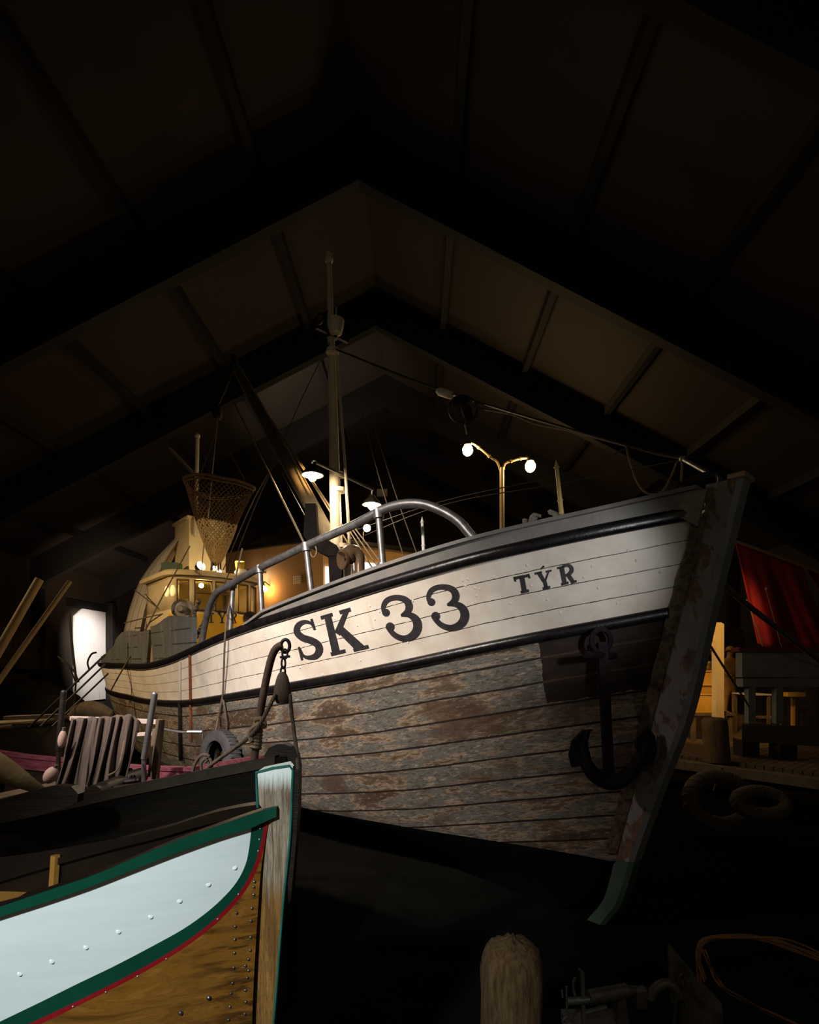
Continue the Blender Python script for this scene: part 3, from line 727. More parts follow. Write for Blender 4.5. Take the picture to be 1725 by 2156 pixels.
# mast
mb_, mt_ = SP(4.58, 0, deckz(4.58)-.05), U(693, 552, 8.34)
m = MB(); n = 16; m.tube([mb_.lerp(mt_, k/n) for k in range(n+1)], [.108 - .060*(k/n)**1.1 if k < 12 else .062-.006*(k-12) for k in range(n+1)], 16)
mast = m.build('mast', M_mast, ship)
m = MB(); m.ball(U(692.5, 547, 8.34), .068); m.tube([U(692.5, 540, 8.34), U(692, 533, 8.34)], .045, 12); m.build('finial', M_mast, mast)
m = MB(); c = U(707, 684, 8.2); m.lathe([(.03,-.17),(.09,-.13),(.12,-.02),(.13,.07),(.10,.09),(.001,.09)], c, (0,0,1), 16); m.tube([c+Vector((0,0,.08)), c+Vector((.01,0,.26))], .012, 6); m.build('masthead_lamp', M_mast, mast)
m = MB(); c = U(674, 671, 8.2); m.lathe([(.05,-.07),(.06,-.05),(.06,.05),(.05,.07)], c, (.5,-.4,.4), 12); m.tube([c, U(692, 655, 8.3)], .02, 6); m.build('mast_bracket', M_wire, mast)
m = MB(); p = U(700, 704, 8.3); m.beam(p - SB*.28, p + SB*.28, .05, .05); m.tube([p-Vector((0,0,.06)), p+Vector((0,0,.06))], .085, 14); m.build('crosstree', M_iron, mast)
m = MB()
for zz in (1000, 1032, 1150, 740): p = U(722 - (1150-zz)*.052, zz, 8.2); m.tube([p-Vector((0,0,.03)), p+Vector((0,0,.03))], .098, 14)
m.tube([U(728, 1000, 8.05), U(709, 745, 8.2)], .022, 8); m.tube([U(737, 1160, 8.0), U(728, 1000, 8.05)], .022, 8); m.build('mast_pipe', M_mast, mast)
# lamp yard with two enamel-shaded lamps
la, lb = U(666, 974, 7.7), U(786, 1031, 8.6)
m = MB(); m.tube([la, lb], .022, 10); m.build('lamp_yard', M_galv, ship)
def enamel(c, hook, mat):
    e = sub_empty('deck_lamp', ship, c); m = MB()
    m.lathe([(.02, .15), (.05, .14), (.07, .10), (.10, .07), (.155, .0), (.150, -.008), (.09, .05), (.03, .08)], c, (0,0,1), 24); m.build('shade', M_iron, e)
    m = MB(); m.ball(c + Vector((0,0,-.015)), .062, 16, 0, (0,0,1), 1.25); m.build('bulb', mat, e)
    m = MB(); m.tube(smooth_path([hook, hook+Vector((0,0,.02)), c+Vector((0,0,.2)), c+Vector((0,0,.14))], 10), .012, 8); m.build('hook', M_galv, e)
enamel(U(658, 1000, 7.65), la, M_bulbn); enamel(U(783, 1062, 8.62), lb, M_bulbn)

# boom
a, b = U(742, 1222, 7.95), U(498, 775, 10.9)
m = MB(); m.tube([a.lerp(b, k/10) for k in range(11)], [.09, .11, .12, .125, .125, .125, .12, .115, .11, .1, .085], 14); boom = m.build('boom', pm('boom_wood', (.09,.07,.05),(.13,.105,.07),4,.6,bump=.2,stretch=(4,4,.6)), ship)
m = MB(); m.tube([b-Vector((0,0,.05)), b+Vector((-.05,0,.25))], .07, 10); m.build('boom_block', M_iron, boom)
# black offset flue (square section)
m = MB(); fl = [U(656, 1335, 6.9), U(656, 1147, 6.9), U(709, 1157, 6.9)]
def seg(pts, w_, mi=0):
    for a, b in zip(pts, pts[1:]): m.tube([a, b], w_, 16, mi)
Yf = 6.9
m = MB(); path = [U(656, 1063, Yf), U(656, 1128, Yf), U(662, 1140, Yf), U(702, 1162, Yf), U(708, 1172, Yf), U(708, 1262, Yf)]
sec = [(-.066, -.066), (.066, -.066), (.066, .066), (-.066, .066)]
rows = []
for i, p in enumerate(path):
    d = (path[min(i+1, 5)] - path[max(i-1, 0)]).normalized(); rt = Vector((0,1,0)).cross(d).normalized()
    kx = 1.35 if i in (1, 2, 3, 4) else 1
    rows.append([p + rt*x*kx + Vector((0,1,0))*y for x, y in sec])
m.grid(rows, 0, None, True); m.add(rows[0], [(0,1,2,3)]); m.build('flue_duct', pm('flue_black', (.012,.010,.009),(.02,.016,.014),6,.95,bump=0,spec=.05), ship, 25)
# brown cowl ventilator: horizontal drum bending into two pipes
m = MB(); Yv = 6.6; c = U(728, 1176, Yv)
m.tube(smooth_path([U(757, 1255, Yv), U(757, 1185, Yv), U(752, 1167, Yv), U(738, 1164, Yv-.02), U(728, 1175, Yv-.05)], 24), [.062]*14+[.066,.07,.075,.082,.09,.098,.105,.108,.109,.11], 16)
m.lathe([(.11, 0), (.12, .02), (.12, .05), (.105, .05), (.02, .0)], U(727, 1178, Yv-.05), (-.75,-.6,-.1), 20); m.build('ventilator_cowl', pm('brown_enamel', (.10, .06, .035), (.17, .11, .06), 5, .3, .2, .15), ship)
m = MB(); m.tube([U(734, 1190, 7.1), U(734, 1245, 7.1)], .06, 12); m.build('bitt', M_whitep, ship)
# fairlead chock on the bow bulwark
m = MB(); Yc = Yrail(1140)
body = [(1095,1113),(1101,1104),(1100,1090),(1104,1088),(1107,1103),(1112,1098),(1116,1083),(1124,1076),(1131,1078),(1130,1084),(1123,1084),(1120,1094),(1124,1100),(1140,1102),(1158,1097),(1166,1089),(1164,1082),(1156,1080),(1153,1073),(1158,1069),(1166,1073),(1174,1080),(1178,1090),(1180,1104)]
a_, b_ = L0.p(t_at(1098), 1, -.08), L0.p(t_at(1180), 1, -.08)
pts = []
for x, y in body:
    f = (x-1098)/82; Yq = a_.y + (b_.y-a_.y)*f; pts.append(U(x, y+3, Yq))
m.prism(pts, -SB*.06); m.build('fairlead', pm('grey_iron', (.22, .19, .15), (.36, .31, .25), 10, .45, .4, .4), ship, 25)
# pointed staffs
def staff(name, a, b, r, mat, parent):
    m = MB(); a, b = Vector(a), Vector(b); n = 10
    P = [a.lerp(b, k/n) for k in range(n+1)]; m.tube(P, [r*(1-.25*k/n) for k in range(n-1)] + [r*.72, .002], 10)
    m.tube([a.lerp(b, .30), a.lerp(b, .315)], r*1.25, 10); m.tube([a.lerp(b, .86), a.lerp(b, .875)], r*1.2, 10); return m.build(name, mat, parent)
Y1 = Yrail(1183)+.25
staff('staff', U(1184, 1092, Y1), U(1171, 968, Y1), .021, pm('lamplit_staff', (.78, .56, .2), (.84, .62, .25), 4, .5), ship)  # street lamp light put into the staff's yellow
staff('staff', U(893, 1176, Yrail(893)+.5), U(889, 1088, Yrail(893)+.5), .018, M_whitep, ship)
# bowsprit stay rod at the stem head
a = SP(-.60, 0, 3.12); b = U(1438, 966, 4.55)
m = MB(); m.tube([a, b], .019, 10); m.ball(b, .03); m.build('stay_rod', M_galv, ship)
# chain-plates and pipe on the side
m = MB(); P = [on_hull(402 + k*.15, y, .012) for k, y in enumerate(range(1378, 1560, 12))]; m.tube(P, .022, 6); m.build('chainplate', pm('red_iron', (.16, .04, .02), (.26, .09, .04), 8, .6), ship)
m = MB(); P = [on_hull(381, y, .012) for y in range(1392, 1476, 10)]; m.tube(P, .014, 6); m.build('scupper_pipe', M_whitep, ship)
m = MB(); P = [on_hull(382+k*.1, y, .02) for k, y in enumerate(range(1478, 1600, 10))]; m.tube(P, .03, 6); m.build('chainplate', M_iron, ship)
# rigging screws and chains at the foot of the aft shrouds
for k_, (x0, y0, x1, y1) in enumerate(((420,1262,388,1368),(434,1300,402,1365))):
    m = MB(); a, b = U(x0, y0, 8.3), U(x1, y1, 8.1); m.tube([a, b], .016, 6)
    for j in range(7): p = a.lerp(b, j/7+.05); m.ball(p, .035, 8, 0, (b-a).normalized(), 1.3)
    m.build('rigging_screw', M_wire, ship)
# ================================================================== lamps on the quay
lp = thing('street_lamp', 'twin-armed street lamp with two glowing globes rising behind the bow', 'lamp', U(1060, 1545, 13.1))
Yl = 13.1; m = MB(); base = U(1060, 1400, Yl); base.z = 0
m.tube([base, U(1057, 985, Yl)], [.075, .055], 12); m.tube([U(1060, 1400, Yl), U(1060, 1120, Yl)], .075, 12); m.build('pole', pm('lamp_pole', (.55, .42, .24), (.65, .5, .3), 4, .45, .2), lp)
for (x, y, pts) in ((985, 948, [(1054,990),(1047,972),(1035,964),(1016,948),(1000,936),(990,932)]), (1117, 982, [(1060,990),(1064,976),(1080,970),(1098,965),(1112,964)])):
    P = smooth_path([U(a, b, Yl) for a, b in pts], 20); m = MB(); m.tube(P, .03, 8)
    for k in (8, 14): m.tube([P[k], P[k+1]], .045, 8)
    arm = m.build('arm', MATS['lamp_pole'], lp)
    c = U(x, y, Yl); m = MB(); m.ball(c, .125, 18, 0, (0,0,1), 1.1); m.build('globe', M_bulbw, lp)
    m = MB(); m.lathe([(.02,.10),(.07,.09),(.09,.0)], c+Vector((0,0,.13)), (0,0,1), 14); m.tube([c+Vector((0,0,.2)), P[-1]], .02, 8); m.build('cap', M_iron, lp)
# bulbs on the partition walls
def bulb(x, y, a, b, mat, r, label, up=False):
    p = on_line(x, a, b); n = Vector(((b-a).y, -(b-a).x, 0)).normalized(); n = n if n.y < 0 else -n
    p = p + n*.22; c = Vector((p.x, p.y, EYE.z + (CY-y)/F*p.y)); t = thing('wall_lamp', label, 'lamp', c)
    m = MB(); m.ball(c, r, 16); m.build('globe', mat, t)
    m = MB(); w_ = c - n*.22; 
    if up: w_.z = H; m.tube([w_ + n*.0, Vector((w_.x, w_.y, c.z-.05)), c], .018, 8)
    else: m.tube(smooth_path([w_+Vector((0,0,.12)), c+Vector((0,0,.2)), c+Vector((0,0,r))], 10), .018, 8)
    m.build('bracket', M_iron, t)
bulb(765, 1112, pc, pr, M_bulbw, .10, 'round glowing globe lamp on the top edge of the orange wall right of the mast', True)
bulb(568, 1240, pl_, pc, M_bulbs, .085, 'lower round amber wall lamp beside the thin grey stanchion')
bulb(560, 1213, pl_, pc, em('bulb_cold', (.85, .92, 1), 25), .07, 'small white wall lamp half hidden behind the guard rail stanchion')

# ================================================================== things hung on the ship
# anchor at the bow
AY = on_hull(1270, 1352, 0).y - .12
anc = thing('anchor', 'big black iron anchor hanging at the bow below the black rail', 'anchor', U(1275, 1650, AY))
def A_(x, y, dy=0): return U(x, y, AY+dy)
m = MB(); m.beam(A_(1268, 1352), A_(1283, 1640), .075, .05, (0,1,0)); m.build('shank', pm('anchor_iron', (.007, .0045, .006), (.02, .011, .015), 12, .7, 0, .5, spec=.15), anc)
MA = MATS['anchor_iron']
m = MB(); P = smooth_path([A_(1236,1541), A_(1229,1560), A_(1230,1585), A_(1237,1612), A_(1258,1636), A_(1290,1648), A_(1318,1636), A_(1342,1606), A_(1358,1570), A_(1364,1540)], 40)
m.tube(P, [.03+.032*math.sin(math.pi*k/39) for k in range(40)], 10); m.build('arms', MA, anc)
for pts in (((1250,1536),(1228,1556),(1226,1576),(1234,1610),(1205,1616),(1199,1590),(1206,1560),(1228,1538)), ((1368,1534),(1338,1562),(1344,1580),(1352,1612),(1376,1612),(1384,1580),(1380,1550))):
    m = MB(); m.prism([A_(x, y, -.03) for x, y in pts], Vector((0, .035, 0))); m.build('fluke', MA, anc, 25)
m = MB(); m.tube([A_(1266+20*math.cos(a), 1349+24*math.sin(a)) for a in [2*math.pi*k/24 for k in range(24)]], .022, 8, closed=True); m.build('ring', MA, anc)
m = MB(); d = Vector((.35, -.1, 0)); c = A_(1269, 1380); m.tube([c-AX*.0-SB*.32+Vector((0,0,.0)), c+SB*.25], [.03, .03], 8); m.build('stock', MA, anc)
# tyre fender
tc = on_hull(486, 1592, 0); nv = (SB*.95 + Vector((.15, -.1, .1))).normalized(); tc = tc + nv*.16
ty = thing('tyre_fender', 'old black car tyre hanging as a fender on the ship side', 'tyre', tc)
m = MB(); prof = [(.205,-.06),(.19,-.045),(.20,-.085),(.27,-.10),(.325,-.085),(.345,-.05),(.35,0),(.345,.05),(.325,.085),(.27,.10),(.20,.085),(.19,.045),(.205,.06)]
m.lathe(prof, tc, nv, 48)
for k in range(40):
    a = 2*math.pi*k/40; u = nv.orthogonal().normalized(); v = nv.cross(u); d = u*math.cos(a)+v*math.sin(a)
    m.beam(tc+d*.346-nv*.07, tc+d*.346+nv*.07, .022, .012, d)
m.build('tread', M_rubber, ty)
m = MB(); a = on_hull(474, 1466, .03)
m.tube([a, on_hull(466, 1510, .04), tc+Vector((-.05, 0, .33))], .016, 6); m.tube([a, on_hull(484, 1520, .04), tc+Vector((.09, 0, .32))], .016, 6); m.build('sling', M_darkrope, ty)
RIG = True
def rope(name, label, pts, r, mat, cat='rope', n=None, group=None, twist=0, part=None):
    P = smooth_path(pts, n or max(12, 6*len(pts))) if len(pts) > 2 else [Vector(pts[0]).lerp(Vector(pts[1]), k/20) for k in range(21)]
    m = MB()
    if twist: m.strands(resample(P, twist*7), r, twist)
    else: m.tube(P, r, 7)
    if part or (part is None and RIG): return m.build(name, mat, part or ship)
    return tag(m.build(name, mat), label, cat, group)
rope('rope', 'thin dark rope from the wheelhouse front rigging down to the tyre fender', [U(510, 1155, 7.4), U(492, 1235, 7.0), U(476, 1318, on_hull(476, 1350).y-.13), a], .012, M_darkrope)
# hanging dredge net
NY = 10.35
net = thing('dredge_net', 'rusty cone-shaped chain net hanging above the wheelhouse roof', 'net', U(456, 1195, NY))
M_net = pm('net_rust', (.06, .028, .008), (.11, .055, .018), 14, .7, .2, 0); M_net2 = pm('net_twine', (.34, .22, .09), (.50, .36, .17), 14, .7, 0, 0)
rim_c, rim_r = U(460, 1024, NY), .61
low_c, low_r = U(456, 1105, NY), .36
tip = U(455, 1190, NY)
def ringpt(f, a):       # 0 rim .. 1 where the dense part starts .. 2 tip
    if f <= 1: c, r = rim_c.lerp(low_c, f), rim_r + (low_r-rim_r)*f
    else: c, r = low_c.lerp(tip, f-1), low_r*(1-(f-1))**.85 + .05*(f-1)
    r *= 1 + .05*math.sin(3*a+1) + .03*math.sin(7*a+f*3)
    return c + Vector((math.cos(a)*r, math.sin(a)*r, .02*math.sin(2*a)))
def netgrid(f0, f1, rows, n, th, mat, name):
    m = MB()
    for j in range(rows):
        for i in range(n):
            a0 = 2*math.pi*(i + .5*(j % 2))/n; p = ringpt(f0+(f1-f0)*j/rows, a0)
            for s_ in (-.5, .5):
                q_ = ringpt(f0+(f1-f0)*(j+1)/rows, a0 + s_*2*math.pi/n); m.beam(p, q_, th, th, (p-rim_c.lerp(tip, .4)).normalized())
    return m.build(name, mat, net, recalc=False)
netgrid(0, 1, 16, 40, .010, M_net, 'upper_mesh'); netgrid(1, 1.97, 15, 24, .020, M_net2, 'lower_mesh')
m = MB(); m.tube([ringpt(0, 2*math.pi*k/40) for k in range(40)], .03, 8, closed=True); m.tube([ringpt(.08, 2*math.pi*k/40) for k in range(40)], .018, 6, closed=True); m.build('rim', M_net, net)
m = MB()
for k in range(9):
    a = k*.7; m.tube([ringpt(1.93, a), tip+Vector((.09*math.cos(a), .09*math.sin(a), -.05-.03*(k % 3)))], .014, 5)
m.build('chain_ends', M_iron, net)
m = MB()
for k in (.6, 2.7, 4.8): m.tube([ringpt(0, k), U(458, 900, NY)], .008, 5)
m.build('bridle', M_wire, net)
m = MB(); c = U(458, 870, NY); m.lathe([(.03,-.13),(.08,-.1),(.10,0),(.08,.1),(.03,.13)], c, (0,0,1), 12); m.tube([c, U(458, 900, NY)], .02, 6); m.build('block', M_iron, net)
m = MB(); m.tube([c+Vector((0,0,.1)), U(497, 770, 10.85)], .014, 6); m.build('hoist_rope', M_darkrope, net)
# running rigging
rope('rope', 'pale rope hanging straight down through the dredge net to the wheelhouse roof', [U(458, 880, 10.0), U(447, 1000, 10.0), U(438, 1095, 10.0), U(428, 1160, 11.0), U(425, 1212, 11.5)], .013, M_rope)
rope('rope', 'bright double rope from the boom end down to the guard rail, nearest the flue', [U(494, 850, 10.2), U(640, 1142, 6.6)], .014, M_rope)
rope('rope', 'dark slack rope just left of the bright rope running down to the wheelhouse roof', [U(585, 960, 9.4), U(540, 1060, 9.8), U(485, 1200, 10.6), U(440, 1300, 10.2)], .011, M_wire)
rope('rope', 'second dark slack rope running beside the dredge net to the roof edge', [U(572, 985, 9.5), U(530, 1062, 9.9), U(470, 1200, 10.7)], .010, M_darkrope)
rope('rope', 'topping rope running from the boom to the mast foot, upper of the pair', [U(565, 875, 9.9), U(640, 985, 9.0), U(740, 1135, 8.0)], .014, M_rope)
rope('rope', 'topping rope running from the boom to the mast foot, lower of the pair', [U(545, 850, 10.2), U(666, 1030, 8.6), U(736, 1150, 7.95)], .012, M_rope)
for i, (x0, y0, x1, y1, lab) in enumerate(((738,1100,842,1236,'uppermost of the pale ropes slanting from the mast to the right bulwark'), (736,1106,830,1243,'middle pale rope slanting from the mast to the right bulwark'), (733,1112,818,1252,'lowest of the pale ropes slanting from the mast to the right bulwark'))):
    rope('rope', lab, [U(x0, y0, 8.0), U(x1, y1, 6.2)], .009, M_rope)
rope('forestay', 'long dark cable from the stem head up towards the mast top', [U(1440, 965, 4.56), U(1320, 938, 5.0), U(930, 822, 6.8), U(706, 735, 8.15)], .014, M_wire, 'cable')
rope('rope', 'slack rope looping under the forestay with a knot near the bow', [U(1318, 938, 5.0), U(1190, 905, 5.6), U(1130, 893, 5.9), U(1075, 872, 6.1), U(1010, 860, 6.4), U(985, 848, 6.5)], .012, M_darkrope)
rope('rope', 'rope hanging in a deep bight from the stay rod above the bow rail', [U(1318, 938, 5.0), U(1328, 975, 5.0), U(1345, 1020, 4.95), U(1368, 1040, 4.9), U(1395, 1035, 4.8), U(1415, 1000, 4.7), U(1427, 972, 4.6), U(1436, 972, 4.56), U(1436, 1000, 4.56), U(1432, 1034, 4.56)], .010, M_rope)
rope('wire', 'upper thin wire crossing in front of the street lamp pole', [U(1318, 945, 5.0), U(1180, 1000, 5.6), U(930, 1056, 6.8), U(738, 1120, 8.0)], .006, M_wire, 'wire')
rope('wire', 'lower thin wire crossing in front of the street lamp pole', [U(1465, 962, 4.45), U(1180, 1018, 5.6), U(930, 1064, 6.8), U(738, 1140, 8.0)], .006, M_wire, 'wire')
rope('shroud', 'left of two thin shrouds rising from the bow bulwark', [U(762, 870, 8.6), U(803, 1020, 7.9), U(853, 1180, 7.4)], .009, M_darkrope, 'wire')
rope('shroud', 'right of two thin shrouds rising from the bow bulwark', [U(780, 870, 8.6), U(830, 1030, 7.9), U(881, 1174, 7.4)], .009, M_darkrope, 'wire')
rope('shroud', 'thin dark stay from the mast top out to the left of the boom', [U(694, 722, 8.2), U(640, 830, 8.8), U(600, 920, 9.3)], .008, M_wire, 'wire')
rope('wire', 'short lifting wire slanting down beside the flue top', [U(588, 985, 9.3), U(643, 1088, 7.0)], .007, M_wire, 'wire')
m = MB(); P = [U(660+6*math.cos(k*.55)*(1+.1*(k % 3)), 1160+13*math.sin(k*.55), 6.15) for k in range(40)]; m.tube(smooth_path(P, 120), .006, 5); m.build('rope_coil', M_rope, ship)
pb = thing('pulley_block', 'round iron pulley block hanging under the forestay above the street lamp', 'pulley', U(970, 880, 6.55))
c = U(975, 862, 6.55); m = MB(); m.lathe([(.13,-.05),(.16,-.05),(.15,-.02),(.15,.02),(.16,.05),(.13,.05),(.02,.04)], c, (.8,-.5,.1), 24); m.build('sheave', M_wire, pb)
m = MB(); m.tube([c+Vector((.0,0,.17*math.cos(a)))+Vector((.17*math.sin(a),0,0)) for a in [2*math.pi*k/20 for k in range(20)]], .014, 6, closed=True); m.tube([c-Vector((-.03,0,.16)), c-Vector((-.06,0,.30))], .02, 6); m.build('strap', M_wire, pb)
m = MB(); m.lathe([(.02,-.12),(.05,-.08),(.05,.08),(.02,.12)], U(938, 828, 6.7), (.8,0,-.25), 10); m.tube([U(950, 832, 6.7), c+Vector((0,0,.16))], .016, 6); m.build('shackle', M_mast, pb)
# sail stowed aft of the wheelhouse
M_sail = NT('old_sailcloth'); M_sail = M_sail
q = M_sail; ob = q.uv(); g = q.n('ShaderNodeSeparateXYZ'); q.l(ob, g.inputs[0])
sm = q.math('LESS_THAN', q.math('PINGPONG', q.math('FRACT', q.math('MULTIPLY', g.outputs[0], 5)), .5), .035)
cc = q.ramp(q.noise(q.mapv(ob, (4, 2, 1)), 3, 8, .7), [(.3, (.42, .36, .29)), (.7, (.66, .60, .50))]); M_sail = q.fin(q.mix(sm, cc, (.16, .12, .08)), .8)
le = hermite([(1326,262),(1280,274),(1230,292),(1180,325),(1130,372),(1104,392)]); ri = hermite([(1330,318),(1280,328),(1230,345),(1180,362),(1130,386),(1104,398)])
m = MB(); rows, uvs = [], []
for i in range(25):
    y = 1332 - 228*i/24; r_, u_ = [], []
    for j in range(13):
        f = j/12; x = le(y) + (ri(y)-le(y))*f; r_.append(U(x, y, 12.9 - .35*math.sin(math.pi*f) + .03*math.sin(f*31))); u_.append((f, i/24))
    rows.append(r_); uvs.append(u_)
m.grid(rows, 0, uvs); s_ = m.build('aft_sail', M_sail, None, solid=.012)
tag(s_, 'tall pale seamed sailcloth curving up left of the wheelhouse', 'sail')
rope('rope', 'rope crossing the pale sail and coming down to the wheelhouse side', [U(284, 1242, 12.3), U(345, 1290, 11.6)], .014, M_darkrope)
rope('rope', 'rope along the foot of the pale sail to the wheelhouse side', [U(262, 1312, 12.3), U(300, 1302, 12.0), U(345, 1292, 11.5)], .014, M_darkrope)
rope('rope', 'long thin rope from the roof gear down across the stern planks to the lower rail', [U(400, 1150, 11.5), U(340, 1260, 10.0), U(302, 1335, 9.6), U(258, 1410, 9.4), U(233, 1455, 9.6)], .013, M_darkrope)
m = MB(); m.beam(U(298, 1304, 11.2), U(304, 1330, 11.2), .07, .05, (0,1,0)); m.beam(U(415, 920, 12.2), U(413, 1010, 12.2), .05, .05); m.tube([U(415, 915, 12.2), U(413, 1100, 12.2)], .045, 8); 
m2 = MB(); m2.tube([U(416, 915, 12.0), U(412, 1130, 12.0)], .045, 8); m2.tube([U(358, 945, 13.0), U(411, 1000, 12.0)], .035, 8); m2.ball(U(416, 918, 12.0), .06); m2.build('mizzen_pole', M_mast, ship)

RIG = False
# ================================================================== foreground rowing boat (white, green, red, varnish)
FY = 1.85
def bg_(d): return .05 if d <= 0 else .05 + .33*(1-math.exp(-d/.5))
ZG = hermite([(-.1,1.175),(0,1.17),(.35,1.075),(.72,.985),(1.2,.90),(2.0,.84)])
def bh(d, z):
    zg = ZG(d); f = max(0, min(1, (zg-z)/1.0)); k = 1-.55*f**1.25
    return .05 + (bg_(d)-.05)*k
def fsurf(px, py, off=0.0):
    Y = 1.7
    for _ in range(40):
        p = U(px, py, Y); Y = .5*Y + .5*(FY - bh(-.5-p.x, p.z))
    return U(px, py, Y-off)
def ext(pts, x=-420): (x0, y0), (x1, y1) = pts[-2], pts[-1]; return pts + [(x, y1 + (y1-y0)/(x1-x0)*(x-x1))]
railT = ext([(582,1699),(556,1705),(460,1738),(365,1773),(280,1808),(195,1843),(100,1875),(0,1909)])
railB = ext([(582,1720),(556,1731),(528,1744),(460,1765),(365,1799),(275,1834),(183,1870),(90,1902),(0,1931)])
cW = ext([(529,1744),(527,1768),(524,1790),(518,1818),(503,1850),(479,1881),(438,1919),(386,1956),(325,1990),(243,2033),(162,2072),(81,2112),(0,2151)])
cG = ext([(556,1731),(554,1750),(551,1768),(544,1796),(532,1830),(507,1875),(467,1921),(422,1960),(357,2005),(264,2057),(162,2108),(101,2137),(0,2183)])
cR = ext([(564,1728),(562,1750),(559,1768),(552,1800),(539,1836),(515,1879),(473,1928),(428,1967),(363,2012),(268,2066),(166,2117),(110,2145),(0,2196)])
stemL = [(566,1727),(557,1780),(549,1840),(543,1920),(537,2020),(533,2100),(531,2156),(529,2300),(520,2520)]
def res2(pts, n): return [p.xy for p in resample(smooth_path([(*p, 0) for p in pts], 200), n)]
boat = thing('rowing_boat', 'nearest boat with white, green and red painted side and varnished planking', 'boat', (-1.2, FY, 0))
q = NT('varnished_planks'); ob = q.obj(); v = q.mapv(ob, (1.1, 1, 5), rot=(0, R(-20), 0))
nz = q.noise(v, 3.2, 8, .62, 1.2); ring = q.math('FRACT', q.math('MULTIPLY', nz, 9))
c = q.ramp(nz, [(.3, (.09, .034, .006)), (.5, (.21, .085, .013)), (.7, (.29, .125, .022))])
c = q.mix(q.ramp(ring, [(.0, .55), (.25, 0.0), (.9, 0.0), (1, .55)]), c, (.12, .045, .01))
g = q.n('ShaderNodeSeparateXYZ'); q.l(ob, g.inputs[0])
near = q.math('MULTIPLY', q.ramp(q.noise(q.mapv(ob, (2, 2, 9)), 3.5, 6, .65), [(.50, 0.0), (.60, 1.0)]), q.ramp(g.outputs[0], [(.40, 0.0), (.62, 1.0)]))
c = q.mix(q.math('MULTIPLY', near, .85), c, (.035, .015, .006)); q.bump(nz, .15, .004)
M_varn = q.fin(c, .28)
q = NT('boat_white'); M_bw = q.fin(q.ramp(q.noise(q.mapv(q.obj(), (1, 1, 8)), 3, 6), [(.35, (.70, .74, .75)), (.65, (.76, .80, .81))]), .38)
M_bg = pm('boat_green', (.003, .048, .027), (.005, .06, .035), 5, .32, bump=.08); M_br = pm('boat_red', (.22, .006, .010), (.28, .01, .015), 5, .32, bump=.08)
hm = MB(); N_ = 90
def mir(p): return Vector((p.x, 2*FY-p.y, p.z))
def ruled(A_, B_, rows, mi):
    out = []
    for j in range(rows+1):
        out.append([fsurf(*(Vector(a).lerp(Vector(b), j/rows))) for a, b in zip(A_, B_)])
    hm.grid(out, mi); hm.grid([[mir(p) for p in r] for r in out], mi)
rb = res2([(529,1744)] + [p for p in railB if p[0] < 528], N_); W_ = res2(cW, N_); G_ = res2(cG, N_); R_ = res2(cR, N_)
ruled(rb, W_, 12, 0); ruled([Vector(a) for a in res2([(529,1744),(540,1738),(556,1731)], 6)], res2(cG[:1]+[(556,1731)], 6) if False else [Vector((556,1731))]*6, 1, 1)
ruled(W_, G_, 3, 1); ruled(G_, R_, 2, 2)
low = res2([(566,1727),(557,1780),(549,1840),(543,1920),(537,2020),(533,2100),(531,2156),(529,2230),(500,2300),(300,2420),(0,2560),(-420,2760)], N_)
ruled(R_, low, 18, 3)
hull2 = hm.build('hull', [M_bw, M_bg, M_br, M_varn], boat, 60)
# bottom closing and inside lining
m = MB(); rows = []
for j in range(9):
    r_ = []
    for i in range(30):
        d = -.02 + 1.32*i/29; z = ZG(d) - .02 - (ZG(d)-.12)*j/8
        r_.append(Vector((-.5-d, FY + max(.005, bh(d, z)-.02), z)))
    rows.append(r_)
m.grid(rows); m.grid([[mir(p) for p in r] for r in rows]); e0 = [r[-1] for r in rows]
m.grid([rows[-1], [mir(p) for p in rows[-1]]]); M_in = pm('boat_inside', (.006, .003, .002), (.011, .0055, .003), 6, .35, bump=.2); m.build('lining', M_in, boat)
# gunwale
def rail_mesh(mirror):
    m = MB(); T = res2(railT, 60); B = res2(railB, 60); rows = []
    for a, b in zip(T, B):
        pt, pb = fsurf(*a, .014), fsurf(*b, .014); inn = Vector((0, .055, 0)); row = [pb, pt, pt+inn, pb+inn]
        rows.append([mir(p) for p in row] if mirror else row)
    m.grid(rows, 0, None, True); m.add(rows[0], [(0,1,2,3)]); m.add(rows[-1], [(3,2,1,0)])
    for k_ in range(len(m.f)):
        if k_ % 4 in (1, 2) and k_ < 4*59: m.mi[k_] = 1
    return m.build('gunwale', [M_bg, M_in], boat, 30)
rail_mesh(False); rail_mesh(True)
# stem post with green-edged front
q = NT('stem_oak'); ob = q.obj(); v = q.mapv(ob, (15, 3, .75)); nz = q.noise(v, 4, 6, .6, .5)
ring = q.math('FRACT', q.math('MULTIPLY', nz, 11))
c = q.ramp(nz, [(.3, (.09, .038, .008)), (.7, (.30, .14, .035))]); c = q.mix(q.ramp(ring, [(0, .9), (.25, 0.0), (.85, 0.0), (1, .9)]), c, (.07, .035, .012))
g = q.n('ShaderNodeSeparateXYZ'); q.l(ob, g.inputs[0])
worn = q.ramp(q.math('ADD', g.outputs[2], q.math('MULTIPLY', q.math('SUBTRACT', q.noise(v, 5, 6), .5), .5)), [(.86, 0.0), (.96, 1.0)])
wc = q.ramp(q.noise(v, 7, 8, .7), [(.38, (.10, .065, .04)), (.58, (.34, .27, .21))])
tip_ = q.ramp(q.math('ADD', q.math('SUBTRACT', g.outputs[2], 1.0), q.math('MULTIPLY', q.math('SUBTRACT', q.noise(q.mapv(v, (3, 1, 1)), 8, 4), .5), .10)), [(.235, 0.0), (.29, 1.0)])
